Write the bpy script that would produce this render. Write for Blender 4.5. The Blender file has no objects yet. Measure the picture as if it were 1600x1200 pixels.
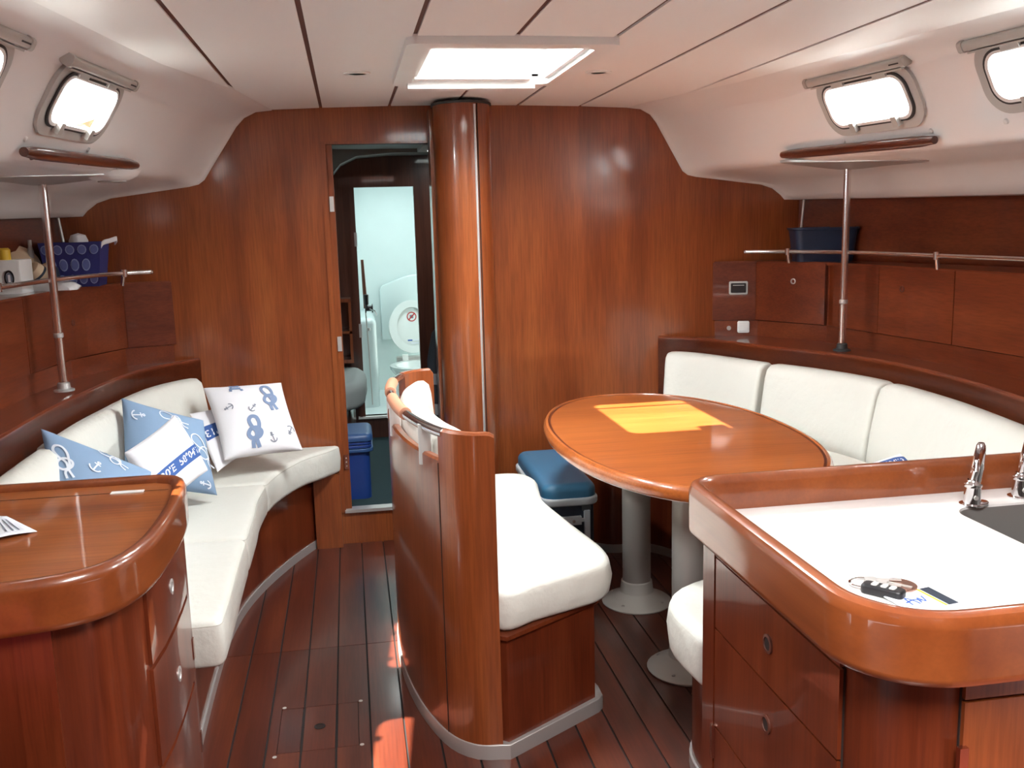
import bpy, math, random
from mathutils import Vector, Matrix
random.seed(7)
sc = bpy.context.scene
col = sc.collection

# ------------------------------------------------------------------ camera, light, exposure
cam_d = bpy.data.cameras.new('camera')
cam = bpy.data.objects.new('camera', cam_d); col.objects.link(cam)
cam_d.sensor_width = 36.0; cam_d.lens = 33.75; cam_d.clip_start = 0.02
R = Matrix(((0.98546017, 0.05364698, -0.16121496), (-0.16789954, 0.1620652, -0.97239118), (-0.02603851, 0.9853207, 0.1687161)))
cam.matrix_world = Matrix.Translation((-0.456, 0.0, 1.42)) @ R.to_4x4()
sc.camera = cam

w = bpy.data.worlds.new('daylight'); sc.world = w; w.use_nodes = True
w.node_tree.nodes['Background'].inputs[0].default_value = (0.93, 0.97, 1.0, 1)
w.node_tree.nodes['Background'].inputs[1].default_value = 3.0

def sun(direction, energy):
    d = bpy.data.lights.new('sun', 'SUN'); d.energy = energy; d.angle = 0.009; d.color = (1.0, 0.95, 0.86)
    o = bpy.data.objects.new('sun', d); col.objects.link(o)
    o.rotation_euler = Vector(direction).to_track_quat('-Z', 'Y').to_euler(); o.location = (-2, 2, 6)
def area(name, loc, direction, sx, sy, power, color=(0.95, 0.98, 1.0)):
    d = bpy.data.lights.new(name, 'AREA'); d.shape = 'RECTANGLE'; d.size = sx; d.size_y = sy; d.energy = power; d.color = color
    o = bpy.data.objects.new(name, d); col.objects.link(o); o.location = loc
    o.rotation_euler = Vector(direction).to_track_quat('-Z', 'Y').to_euler()
sun((0.46, 0.17, -1.0), 26.0)
area('daylight_hatch', (0.03, 2.98, 2.06), (0, 0, -1), 0.46, 0.50, 36)
area('daylight_companionway', (0.02, 0.39, 2.06), (0, 0, -1), 0.76, 0.98, 60, (1.0, 0.985, 0.965))
area('daylight_port_window', (-1.34, 2.84, 1.86), (1, 0, -0.55), 0.36, 0.16, 20)
area('daylight_port_window_aft', (-1.43, 2.14, 1.86), (1, 0, -0.55), 0.36, 0.16, 20)
area('daylight_starboard_window', (1.40, 2.84, 1.86), (-1, 0, -0.55), 0.36, 0.16, 20)
area('daylight_starboard_window_aft', (1.49, 2.14, 1.86), (-1, 0, -0.55), 0.36, 0.16, 20)
area('daylight_washroom_hatch', (-0.1, 6.25, 1.86), (0, 0, -1), 0.4, 0.4, 4.2, (0.85, 1.0, 0.97))
area('daylight_cabin_hatch', (0.2, 5.2, 1.88), (0, 0, -1), 0.4, 0.4, 3.0, (0.85, 1.0, 0.97))
vs = sc.view_settings
vs.view_transform = 'Standard'; vs.look = 'None'; vs.gamma = 1.0; vs.use_curve_mapping = False
vs.exposure = 0.80

# ------------------------------------------------------------------ materials
def mat(name, color, rough=0.5, metal=0.0, coat=0.0, bump=None, spec=0.5, alpha_mix=None, var=None):
    m = bpy.data.materials.new(name); m.use_nodes = True
    nt = m.node_tree; b = nt.nodes['Principled BSDF']
    b.inputs['Base Color'].default_value = (*color, 1); b.inputs['Roughness'].default_value = rough
    b.inputs['Metallic'].default_value = metal; b.inputs['Coat Weight'].default_value = coat
    b.inputs['Coat Roughness'].default_value = 0.08; b.inputs['Specular IOR Level'].default_value = spec
    tc = nt.nodes.new('ShaderNodeTexCoord')
    n = nt.nodes.new('ShaderNodeTexNoise'); n.inputs['Scale'].default_value = var[0] if var else 6.0
    n.inputs['Detail'].default_value = 3; nt.links.new(tc.outputs['Object'], n.inputs['Vector'])
    mx = nt.nodes.new('ShaderNodeMix'); mx.data_type = 'RGBA'
    k = var[1] if var else 0.04
    mx.inputs[6].default_value = (*[c * (1 - k) for c in color], 1); mx.inputs[7].default_value = (*[min(1, c * (1 + k)) for c in color], 1)
    nt.links.new(n.outputs['Fac'], mx.inputs[0]); nt.links.new(mx.outputs[2], b.inputs['Base Color'])
    if bump:
        bn = nt.nodes.new('ShaderNodeTexNoise'); bn.inputs['Scale'].default_value = bump[0]; bn.inputs['Detail'].default_value = 4
        nt.links.new(tc.outputs['Object'], bn.inputs['Vector'])
        bp = nt.nodes.new('ShaderNodeBump'); bp.inputs['Strength'].default_value = bump[1]; bp.inputs['Distance'].default_value = bump[2]
        nt.links.new(bn.outputs['Fac'], bp.inputs['Height']); nt.links.new(bp.outputs['Normal'], b.inputs['Normal'])
    return m

def wood(name, axis, dark, mid, light, rough=0.3, coat=0.7, coat_rough=0.04, scale=1.0, fine_amt=0.55):
    m = bpy.data.materials.new(name); m.use_nodes = True
    nt = m.node_tree; b = nt.nodes['Principled BSDF']; N = nt.nodes.new; L = nt.links.new
    tc = N('ShaderNodeTexCoord'); oi = N('ShaderNodeObjectInfo'); add = N('ShaderNodeVectorMath'); add.operation = 'MULTIPLY_ADD'
    cmb = N('ShaderNodeCombineXYZ')
    for i in range(3): L(oi.outputs['Random'], cmb.inputs[i])
    L(cmb.outputs[0], add.inputs[0]); add.inputs[1].default_value = (7.3, 5.1, 3.7); L(tc.outputs['Object'], add.inputs[2])
    def stretched(sl, ss, detail):
        mp = N('ShaderNodeMapping'); s = [ss] * 3; s['XYZ'.index(axis)] = sl
        mp.inputs['Scale'].default_value = s; L(add.outputs[0], mp.inputs[0])
        n = N('ShaderNodeTexNoise'); n.inputs['Scale'].default_value = 1.0 * scale; n.inputs['Detail'].default_value = detail
        n.inputs['Roughness'].default_value = 0.6; L(mp.outputs[0], n.inputs['Vector']); return n
    big = stretched(0.9, 9.0, 3); fine = stretched(6.0, 150.0, 4)
    cr_ = N('ShaderNodeValToRGB'); e = cr_.color_ramp.elements
    e[0].position = 0.30; e[0].color = (*dark, 1); e[1].position = 0.72; e[1].color = (*light, 1)
    e.new(0.5).color = (*mid, 1); L(big.outputs['Fac'], cr_.inputs[0])
    mx = N('ShaderNodeMix'); mx.data_type = 'RGBA'; mx.blend_type = 'MULTIPLY'; mx.inputs[0].default_value = fine_amt
    fr = N('ShaderNodeValToRGB'); fr.color_ramp.elements[0].position = 0.36; fr.color_ramp.elements[0].color = (0.55, 0.5, 0.47, 1)
    fr.color_ramp.elements[1].position = 0.60; fr.color_ramp.elements[1].color = (1, 1, 1, 1); L(fine.outputs['Fac'], fr.inputs[0])
    L(cr_.outputs[0], mx.inputs[6]); L(fr.outputs[0], mx.inputs[7]); L(mx.outputs[2], b.inputs['Base Color'])
    b.inputs['Roughness'].default_value = rough; b.inputs['Coat Weight'].default_value = coat; b.inputs['Coat Roughness'].default_value = coat_rough
    return m

D_, M_, L_ = (0.175, 0.037, 0.0095), (0.255, 0.062, 0.016), (0.325, 0.088, 0.023)
W_V = wood('mahogany_upright', 'Z', D_, M_, L_, coat_rough=0.10)
W_Y = wood('mahogany_lengthwise_shaded', 'Y', (0.105, 0.018, 0.006), (0.15, 0.029, 0.009), (0.20, 0.043, 0.013))  # lengthwise veneer, darkened to hold the shade on lockers, ledges and hull lining
W_B = wood('mahogany_upright_shaded', 'Z', (0.095, 0.0155, 0.005), (0.14, 0.025, 0.008), (0.185, 0.038, 0.012))  # upright mahogany darkened: shade on the furniture bodies is in the colour
W_E = wood('mahogany_edge', 'Y', (0.165, 0.037, 0.009), (0.22, 0.054, 0.013), (0.275, 0.072, 0.018), coat=0.9, fine_amt=0.2)
W_X = wood('mahogany_crosswise', 'X', (0.095, 0.018, 0.008), (0.14, 0.029, 0.012), (0.18, 0.042, 0.017))
W_T = wood('mahogany_table', 'X', (0.30, 0.070, 0.016), (0.40, 0.105, 0.022), (0.47, 0.135, 0.03), coat=0.8, coat_rough=0.05)
W_N = wood('mahogany_desk_top', 'X', (0.24, 0.06, 0.015), (0.37, 0.105, 0.024), (0.45, 0.14, 0.035), coat=0.8, coat_rough=0.05)
W_F = wood('floor_teak', 'Y', (0.055, 0.0105, 0.0055), (0.095, 0.0185, 0.0085), (0.15, 0.033, 0.013), rough=0.35, coat=0.3, coat_rough=0.12)
W_R = wood('mahogany_rail', 'Y', (0.055, 0.010, 0.005), (0.09, 0.017, 0.007), (0.12, 0.026, 0.010), coat=0.8)
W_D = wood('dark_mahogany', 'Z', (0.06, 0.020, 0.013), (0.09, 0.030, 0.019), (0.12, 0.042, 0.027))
SEAM = mat('seam_brown', (0.10, 0.025, 0.012), 0.6)
CAULK = mat('caulk_black', (0.012, 0.010, 0.010), 0.7)
GAP = mat('shadow_gap', (0.02, 0.008, 0.005), 0.8)
LINER = mat('white_liner', (0.865, 0.86, 0.85), 0.35, coat=0.2, var=(3, 0.015))
PANEL = mat('ceiling_vinyl', (0.855, 0.845, 0.825), 0.5, var=(2, 0.015), bump=(260, 0.08, 0.001))
LEATHER = mat('cream_leather', (0.69, 0.68, 0.62), 0.5, bump=(20, 0.45, 0.012), var=(4, 0.03))
PIPING = mat('cream_piping', (0.55, 0.53, 0.47), 0.6)
STEEL = mat('polished_steel', (0.78, 0.75, 0.74), 0.2, metal=1.0)
BRUSHED = mat('brushed_steel', (0.55, 0.53, 0.51), 0.42, metal=0.6)
CHROME = mat('chrome', (0.75, 0.74, 0.75), 0.08, metal=1.0)
SINK = mat('sink_steel', (0.24, 0.23, 0.22), 0.4, metal=0.5)
GREYFRAME = mat('grey_frame', (0.50, 0.50, 0.48), 0.4)
BLIND = mat('blind_grey', (0.47, 0.45, 0.42), 0.5)
BLINDW = mat('blind_white', (0.85, 0.85, 0.83), 0.5)
RUBBER = mat('dark_rubber', (0.03, 0.03, 0.03), 0.6)
WHITEP = mat('white_plastic', (0.82, 0.82, 0.80), 0.35)
COUNTER = mat('white_counter', (0.83, 0.81, 0.79), 0.3, coat=0.3)
PED = mat('pedestal_grey', (0.40, 0.37, 0.34), 0.42, metal=0.35)
PEDB = mat('pedestal_flange', (0.55, 0.53, 0.49), 0.45, metal=0.1)
TAN = mat('tan_leather', (0.50, 0.22, 0.13), 0.55, bump=(80, 0.3, 0.002))
BLUEF = mat('blue_cotton', (0.215, 0.32, 0.47), 0.85, bump=(300, 0.2, 0.001))
WHITEF = mat('white_cotton', (0.78, 0.77, 0.80), 0.85, bump=(300, 0.2, 0.001))
NAVYB = mat('band_blue', (0.035, 0.095, 0.30), 0.8)
KNOT = mat('knot_print', (0.20, 0.27, 0.42), 0.85)
GREYPR = mat('anchor_print', (0.22, 0.24, 0.30), 0.85)
WHITEPR = mat('white_print', (0.72, 0.77, 0.84), 0.85)
COOLB = mat('cooler_blue', (0.035, 0.135, 0.24), 0.4, bump=(60, 0.06, 0.002))
COOLD = mat('cooler_dark', (0.012, 0.022, 0.04), 0.5)
COOLG = mat('cooler_grey', (0.42, 0.44, 0.46), 0.5)
NAVYBOX = mat('navy_plastic', (0.010, 0.022, 0.055), 0.45)
BINB = mat('bin_blue', (0.012, 0.045, 0.22), 0.4)
BINL = mat('bin_lid_blue', (0.03, 0.085, 0.23), 0.4)
CARPET = mat('teal_carpet', (0.012, 0.035, 0.04), 0.95, bump=(400, 0.6, 0.004))
HEADW = mat('washroom_white', (0.66, 0.76, 0.76), 0.25, coat=0.3)
CERAMIC = mat('toilet_white', (0.72, 0.76, 0.75), 0.2, coat=0.5)
GREYC = mat('grey_ceiling', (0.35, 0.38, 0.37), 0.5)
BERTH = mat('berth_cover', (0.30, 0.33, 0.32), 0.8)
STRAW = mat('hat_beige', (0.62, 0.47, 0.32), 0.85, bump=(250, 0.3, 0.002))
BLACK = mat('black_plastic', (0.010, 0.010, 0.012), 0.4)
YELLOW = mat('yellow_plastic', (0.72, 0.45, 0.03), 0.45)
PAPER = mat('paper', (0.72, 0.76, 0.82), 0.7)
INK = mat('ink_grey', (0.16, 0.19, 0.24), 0.8)
BLUEINK = mat('ink_blue', (0.05, 0.12, 0.42), 0.8)
RED = mat('red_print', (0.45, 0.03, 0.03), 0.6)
BASKET = mat('basket_navy', (0.018, 0.018, 0.13), 0.8)
BASKETL = mat('basket_pattern', (0.10, 0.12, 0.30), 0.8)
BASKETE = mat('basket_outline', (0.24, 0.28, 0.48), 0.8)
PLASTICBAG = mat('thin_plastic', (0.62, 0.60, 0.60), 0.3, bump=(40, 0.7, 0.01))
COPPER = mat('copper_keyring', (0.55, 0.33, 0.26), 0.25, metal=1.0)
COAT = mat('jacket_dark', (0.02, 0.03, 0.04), 0.8)
COATL = mat('jacket_grey', (0.25, 0.28, 0.30), 0.8)
BROWNW = mat('rod_grip', (0.15, 0.045, 0.02), 0.5)

def glass_mat():
    m = bpy.data.materials.new('window_glass'); m.use_nodes = True; nt = m.node_tree
    out = nt.nodes['Material Output']; nt.nodes.remove(nt.nodes['Principled BSDF'])
    t = nt.nodes.new('ShaderNodeBsdfTransparent'); g = nt.nodes.new('ShaderNodeBsdfGlossy'); g.inputs['Roughness'].default_value = 0.03
    mx = nt.nodes.new('ShaderNodeMixShader'); mx.inputs[0].default_value = 0.06
    t.inputs[0].default_value = (0.97, 0.985, 0.98, 1)
    nt.links.new(t.outputs[0], mx.inputs[1]); nt.links.new(g.outputs[0], mx.inputs[2]); nt.links.new(mx.outputs[0], out.inputs[0])
    return m
GLASS = glass_mat()

# ------------------------------------------------------------------ helpers
ORG = {}
def V(*a): return Vector(a)
def cr(pts, n=8, closed=False):
    """Catmull-Rom curve through the points."""
    P = [Vector(p) for p in pts]; out = []; m = len(P)
    for i in range(m if closed else m - 1):
        p1, p2 = P[i], P[(i + 1) % m]
        p0 = P[(i - 1) % m] if (closed or i > 0) else p1 + (p1 - p2)
        p3 = P[(i + 2) % m] if (closed or i + 2 < m) else p2 + (p2 - p1)
        for k in range(n):
            t = k / n
            out.append(0.5 * ((2 * p1) + (p2 - p0) * t + (2 * p0 - 5 * p1 + 4 * p2 - p3) * t * t + (3 * p1 - p0 - 3 * p2 + p3) * t ** 3))
    if not closed: out.append(P[-1].copy())
    return out
def resample(path, n):
    P = [Vector(p) for p in path]; d = [0.0]
    for a, b in zip(P, P[1:]): d.append(d[-1] + (b - a).length)
    out = []; j = 0
    for i in range(n):
        s = d[-1] * i / (n - 1)
        while j < len(P) - 2 and d[j + 1] < s: j += 1
        t = (s - d[j]) / max(1e-9, d[j + 1] - d[j]); out.append(P[j].lerp(P[j + 1], min(1, max(0, t))))
    return out
def sub(path, s0, s1, n=14):
    """the piece of a path between the fractions s0 and s1 of its length"""
    q = resample(path, 241); return resample(q[int(round(s0 * 240)):int(round(s1 * 240)) + 1], n)
def area2(poly): return sum(a[0] * b[1] - b[0] * a[1] for a, b in zip(poly, poly[1:] + poly[:1]))
def inset(poly, d):
    """moves a CCW outline inwards by d"""
    n = len(poly); out = []
    for i in range(n):
        a, b, c = Vector(poly[i - 1][:2]), Vector(poly[i][:2]), Vector(poly[(i + 1) % n][:2])
        e1 = (b - a); e2 = (c - b)
        if e1.length < 1e-7: e1 = e2
        if e2.length < 1e-7: e2 = e1
        e1 = e1.normalized(); e2 = e2.normalized()
        n1 = Vector((-e1.y, e1.x)); n2 = Vector((-e2.y, e2.x)); m = n1 + n2
        if m.length < 1e-6: m = n1
        m = m.normalized(); k = 1 / max(0.55, m.dot(n1)); out.append(b + m * d * k)
    return out
def inset_safe(poly, d):
    """inset that lets no point fall nearer than d to the outline, so tight corners do not fold over"""
    q = inset(poly, d)
    if d < 0.004: return q
    P = [(p[0], p[1]) for p in poly]; n = len(P); seg = []
    for i in range(n):
        a, b = P[i], P[(i + 1) % n]; ex, ey = b[0] - a[0], b[1] - a[1]; seg.append((a[0], a[1], ex, ey, max(1e-12, ex * ex + ey * ey)))
    def ok(p):
        lim = (d * 0.97) ** 2
        for ax, ay, ex, ey, l2 in seg:
            t = ((p[0] - ax) * ex + (p[1] - ay) * ey) / l2; t = 0.0 if t < 0 else (1.0 if t > 1 else t)
            dx, dy = p[0] - ax - ex * t, p[1] - ay - ey * t
            if dx * dx + dy * dy < lim: return False
        return True
    good = [ok(p) for p in q]
    if not any(good): return q
    out = []
    for i in range(n):
        if good[i]: out.append(q[i]); continue
        a = 1
        while not good[(i - a) % n]: a += 1
        b = 1
        while not good[(i + b) % n]: b += 1
        out.append(q[(i - a) % n].lerp(q[(i + b) % n], a / (a + b)))
    return out
def rrect(x0, x1, y0, y1, r, n=6):
    out = []
    for cx, cy, a0 in ((x1 - r, y0 + r, -90), (x1 - r, y1 - r, 0), (x0 + r, y1 - r, 90), (x0 + r, y0 + r, 180)):
        for i in range(n + 1):
            a = math.radians(a0 + 90 * i / n); out.append(Vector((cx + r * math.cos(a), cy + r * math.sin(a))))
    return out

class MB:
    def __init__(s): s.v = []; s.f = []
    def add(s, vs, fs):
        o = len(s.v); s.v += [Vector(p) for p in vs]; s.f += [tuple(i + o for i in f) for f in fs]; return s
    def box(s, x0, x1, y0, y1, z0, z1, M=None):
        vs = [Vector((x, y, z)) for z in (z0, z1) for x, y in ((x0, y0), (x1, y0), (x1, y1), (x0, y1))]
        if M is not None: vs = [M @ p for p in vs]
        return s.add(vs, [(3, 2, 1, 0), (4, 5, 6, 7), (0, 1, 5, 4), (1, 2, 6, 5), (2, 3, 7, 6), (3, 0, 4, 7)])
    def rings(s, rings, caps=True, closed=True):
        n = len(rings[0]); vs = [p for r in rings for p in r]; fs = []
        for i in range(len(rings) - 1):
            for j in range(n if closed else n - 1):
                k = (j + 1) % n; fs.append((i * n + j, i * n + k, (i + 1) * n + k, (i + 1) * n + j))
        if caps: fs.append(tuple(reversed(range(n)))); fs.append(tuple(range((len(rings) - 1) * n, len(rings) * n)))
        return s.add(vs, fs)
    def prism(s, poly, z0, z1, rt=0.0, rb=0.0, seg=4, bulge=0.0, crown=0.0, M=None):
        poly = [Vector((p[0], p[1])) for p in poly]
        if area2(poly) < 0: poly.reverse()
        prof = []
        if rb > 0:
            for i in range(seg + 1): a = math.pi / 2 * i / seg; prof.append((rb * (1 - math.sin(a)), z0 + rb * (1 - math.cos(a))))
        else: prof.append((0, z0))
        if bulge: prof.append((-bulge, (z0 + z1) / 2))
        if rt > 0:
            for i in range(seg + 1): a = math.pi / 2 * i / seg; prof.append((rt * (1 - math.cos(a)), z1 - rt * (1 - math.sin(a))))
        else: prof.append((0, z1))
        if rt > 0.015: prof.append((rt + 0.004, z1 + 0.0004)); prof.append((rt + 0.012, z1 + 0.0008))
        if rb > 0.015: prof.insert(0, (rb + 0.006, z0))
        R = []
        for d, z in prof:
            q = (inset_safe(poly, d) if rt > 0.015 else inset(poly, d)) if abs(d) > 1e-9 else poly
            ring = [Vector((p[0], p[1], z)) for p in q]
            if M is not None: ring = [M @ p for p in ring]
            R.append(ring)
        return s.rings(R)
    def tube(s, path, r, sides=10, caps=True):
        P = [Vector(p) for p in path]; n = len(P); R = []
        up = Vector((0, 0, 1))
        for i in range(n):
            t = (P[min(i + 1, n - 1)] - P[max(i - 1, 0)]).normalized()
            u = up - t * up.dot(t)
            if u.length < 1e-3: u = Vector((1, 0, 0)) - t * t.x
            u.normalize(); b = t.cross(u); up = u
            rr = r[i] if isinstance(r, (list, tuple)) else r
            R.append([P[i] + (u * math.cos(2 * math.pi * k / sides) + b * math.sin(2 * math.pi * k / sides)) * rr for k in range(sides)])
        # keep outward orientation
        R = [list(reversed(q)) for q in R]
        return s.rings([list(reversed(q)) for q in R], caps)
    def lathe(s, prof, c, seg=24, sx=1.0, sy=1.0, M=None):
        R = []
        for r, z in prof:
            ring = [Vector((c[0] + r * sx * math.cos(2 * math.pi * k / seg), c[1] + r * sy * math.sin(2 * math.pi * k / seg), c[2] + z)) for k in range(seg)]
            if M is not None: ring = [M @ p for p in ring]
            R.append(ring)
        return s.rings(R)
    def sheet(s, path, z0, z1, t, round_top=0.0):
        """an upright curved board: plan path, thickness t to the left of the path; z1 may be a list"""
        P = [Vector((p[0], p[1])) for p in path]; n = len(P); R = []
        for i in range(n):
            d = (P[min(i + 1, n - 1)] - P[max(i - 1, 0)]).normalized(); nrm = Vector((-d.y, d.x))
            zt = z1[i] if isinstance(z1, (list, tuple)) else z1
            a, b = P[i], P[i] + nrm * t; q = min(round_top, abs(t) * 0.49); sg = 1 if t > 0 else -1
            ring = [(a.x, a.y, z0), (b.x, b.y, z0), (b.x, b.y, zt - q)]
            if q > 0:
                c = b - nrm * q * sg; ring.append((c.x, c.y, zt)); c = a + nrm * q * sg; ring.append((c.x, c.y, zt))
            ring.append((a.x, a.y, zt - q)); R.append([Vector(p) for p in ring])
        return s.rings(R)
    def loft(s, path, section, endr=0.03, inward=1.0):
        """a padded bar along a plan path: section = list of (offset from path to the left, z); ends are rounded"""
        P = [Vector((p[0], p[1])) for p in path]; n = len(P); cx = sum(p[0] for p in section) / len(section); cz = sum(p[1] for p in section) / len(section)
        fr = []
        for i in range(n):
            d = (P[min(i + 1, n - 1)] - P[max(i - 1, 0)]).normalized(); fr.append((P[i], d, Vector((-d.y, d.x))))
        seq = []
        for k in range(4): a = math.pi / 2 * k / 4; seq.append((fr[0], -0.0, 1 - (1 - math.sin(a)) * 1.0, endr * (1 - math.sin(a)), endr * (math.cos(a))))
        R = []
        half = max(abs(p[0] - cx) for p in section); hz = max(abs(p[1] - cz) for p in section)
        def ring(f, shift, sc_):
            o, d, nn = f
            return [Vector((*(o + d * shift + nn * (cx + (q[0] - cx) * (1 - sc_ / half))), cz + (q[1] - cz) * (1 - sc_ / hz))) for q in section]
        for k in range(4):
            a = math.pi / 2 * k / 4; R.append(ring(fr[0], endr * (1 - math.sin(a)) * 0 + endr * (1 - math.sin(a)) * 0.0 - 0 + (endr - endr * math.cos(math.pi / 2 - a)) * -0 + 0, endr * (1 - math.sin(a))) if False else ring(fr[0], endr * (1 - math.cos(a)) * 0.9, endr * (1 - math.sin(a))))
        L = (P[1] - P[0]).length
        for i in range(n):
            lo = (P[i] - P[0]).length > endr; hi = (P[i] - P[-1]).length > endr
            if lo and hi: R.append(ring(fr[i], 0, 0))
        for k in range(3, -1, -1):
            a = math.pi / 2 * k / 4; R.append(ring(fr[-1], -endr * (1 - math.cos(a)) * 0.9, endr * (1 - math.sin(a))))
        return s.rings(R)
    def plate_hole(s, outer, inner, z0, z1, M=None):
        """a plate with a hole; both outlines are matched by angle round the hole's centre"""
        c = sum((Vector(p[:2]) for p in inner), Vector((0, 0))) / len(inner)
        O = [Vector(p[:2]) for p in outer]; n = len(inner)
        def hit(O, d):
            best = None
            for a, b in zip(O, O[1:] + O[:1]):
                e = b - a; den = d.x * e.y - d.y * e.x
                if abs(den) < 1e-15: continue
                t = ((a - c).x * e.y - (a - c).y * e.x) / den; u = ((a - c).x * d.y - (a - c).y * d.x) / den
                if t > 0 and -1e-4 <= u <= 1.0001 and (best is None or t < best): best = t
            return c + d * best
        I = [Vector(p[:2]) for p in inner]
        angs = sorted(set(round(math.atan2((p - c).y, (p - c).x), 6) for p in I + O))
        dirs = [Vector((math.cos(t), math.sin(t))) for t in angs]
        out = [hit(O, d) for d in dirs]; inn = [hit(I, d) for d in dirs]
        R = [[Vector((*p, z0)) for p in inn], [Vector((*p, z0)) for p in out], [Vector((*p, z1)) for p in out], [Vector((*p, z1)) for p in inn], [Vector((*p, z0)) for p in inn]]
        if M is not None: R = [[M @ p for p in r] for r in R]
        return s.rings(R, caps=False)
    def build(s, name, m, parent=None, smooth=True, origin=None, angle=38):
        org = Vector(origin) if origin is not None else (ORG.get(parent.name, Vector((0, 0, 0))) if parent else Vector((0, 0, 0)))
        me = bpy.data.meshes.new(name); me.from_pydata([p - org for p in s.v], [], s.f)
        import bmesh
        bm = bmesh.new(); bm.from_mesh(me); bmesh.ops.recalc_face_normals(bm, faces=bm.faces); bm.to_mesh(me); bm.free()
        me.materials.append(m)
        if smooth: me.shade_smooth(); me.set_sharp_from_angle(angle=math.radians(angle))
        o = bpy.data.objects.new(name, me); col.objects.link(o)
        if parent: o.parent = parent; ORG[o.name] = org
        else: o.location = org; ORG[o.name] = org
        return o

def tag(o, label=None, cat=None, group=None, kind=None):
    if label: o['label'] = label
    if cat: o['category'] = cat
    if group: o['group'] = group
    if kind: o['kind'] = kind
    return o
def thing(name, label, cat, loc, group=None):
    o = bpy.data.objects.new(name, None); col.objects.link(o); o.location = loc; o.empty_display_size = 0.05
    ORG[o.name] = Vector(loc); return tag(o, label, cat, group)
def struct(o, label=None): 
    o['kind'] = 'structure'
    if label: o['label'] = label
    return o
def mirror(pts): return [(-p[0], *p[1:]) for p in pts]

# ------------------------------------------------------------------ floor
YB = 4.22
fl = MB().box(-1.7, 1.7, -1.1, YB, -0.05, -0.005).build('floor', CAULK, smooth=False); struct(fl, 'dark red teak cabin sole with black caulked seams')
def plank(x0, x1, y0, y1): MB().box(x0, x1, y0, y1, -0.01, 0.0).build('plank', W_F, fl, smooth=False)
g = 0.0028
xs = [-0.369 + 0.0955 * i for i in range(-6, 18)]
hx0, hx1, hy0, hy1 = -0.721, -0.498, 2.49, 2.736
for a, b in zip(xs, xs[1:]):
    cuts = [-1.05, 1.2, 3.14, YB - 0.002] if a < -0.3 else [-1.05, 0.9, 2.1, YB - 0.002]
    for c, d in zip(cuts, cuts[1:]):
        x0, x1, y0, y1 = a + g, b - g, c + 0.0012, d - 0.0012
        ix0, ix1 = max(x0, hx0), min(x1, hx1)
        if ix1 - ix0 > 0.004 and y0 < hy0 and y1 > hy1:          # room for the inspection hatch
            plank(x0, x1, y0, hy0 - 0.0012); plank(x0, x1, hy1 + 0.0012, y1); plank(ix0 + 0.001, ix1 - 0.001, hy0 + 0.0002, hy1 - 0.0002)
            if ix0 - x0 > 0.004: plank(x0, ix0 - 0.001, hy0 - 0.0012, hy1 + 0.0012)
            if x1 - ix1 > 0.004: plank(ix1 + 0.001, x1, hy0 - 0.0012, hy1 + 0.0012)
        else: plank(x0, x1, y0, y1)
for x, y in ((-0.715, 2.745), (-0.49, 2.74), (-0.725, 2.475), (-0.49, 2.49)):
    MB().lathe([(0.001, 0.0), (0.006, 0.0), (0.006, 0.0012), (0.001, 0.0016)], (x, y, 0), 10).build('plank_screw', PEDB, fl)
fh = MB().lathe([(0.016, 0.0003), (0.016, 0.0012), (0.011, 0.0014), (0.011, 0.0003)], (-0.608, 2.615, 0), 16).build('finger_ring', CAULK, fl)
MB().lathe([(0.001, 0.0004), (0.011, 0.0004), (0.011, 0.0007), (0.001, 0.0007)], (-0.608, 2.615, 0), 16).build('finger_hole', GAP, fl)

# ------------------------------------------------------------------ ceiling
def zc(x): return 1.908 - 0.018 * (x / 0.85) ** 2
def edgeL(y): return -(0.80 + 0.125 * (YB - y))
def edgeR(y): return 0.855 + 0.125 * (YB - y)
HX0, HX1, HY0, HY1 = -0.225, 0.275, 2.72, 3.44
CX0, CX1, CY0, CY1 = -0.36, 0.40, -0.10, 0.88
def slab(poly, dz0, dz1):
    m = MB(); n = len(poly)
    m.rings([[Vector((x, y, zc(x) + dz0)) for x, y in poly], [Vector((x, y, zc(x) + dz1)) for x, y in poly]]); return m
back = MB()
YS = [-1.1, CY0, CY1, 1.8, HY0, HY1, YB + 0.02]
XS = [-1.45, CX0, HX0, HX1, CX1, 1.45]
for y0, y1 in zip(YS, YS[1:]):
    for k, (x0, x1) in enumerate(zip(XS, XS[1:])):
        if (y0, y1) == (HY0, HY1) and (x0, x1) == (HX0, HX1): continue
        if (y0, y1) == (CY0, CY1) and x0 >= CX0 and x1 <= CX1: continue
        p = [(x0, y0), (x1, y0), (x1, y1), (x0, y1)]
        if k == 0: p = [(edgeL(y0) - 0.01, y0), (x1, y0), (x1, y1), (edgeL(y1) - 0.01, y1)]
        if k == len(XS) - 2: p = [(x0, y0), (edgeR(y0) + 0.01, y0), (edgeR(y1) + 0.01, y1), (x0, y1)]
        back.rings([[Vector((x, y, zc(x) + 0.006)) for x, y in p], [Vector((x, y, zc(x) + 0.05)) for x, y in p]])
ce = back.build('ceiling', SEAM, smooth=False); struct(ce, 'off-white cabin headliner panels with narrow brown wood seams')
seams = [-1.09, -0.82, -0.535, -0.25, 0.025, 0.30, 0.575, 0.885, 1.16]
G = 0.0065
def cpanel(poly): slab(poly, 0.0, 0.014).build('ceiling_panel', PANEL, ce, smooth=False)
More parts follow.
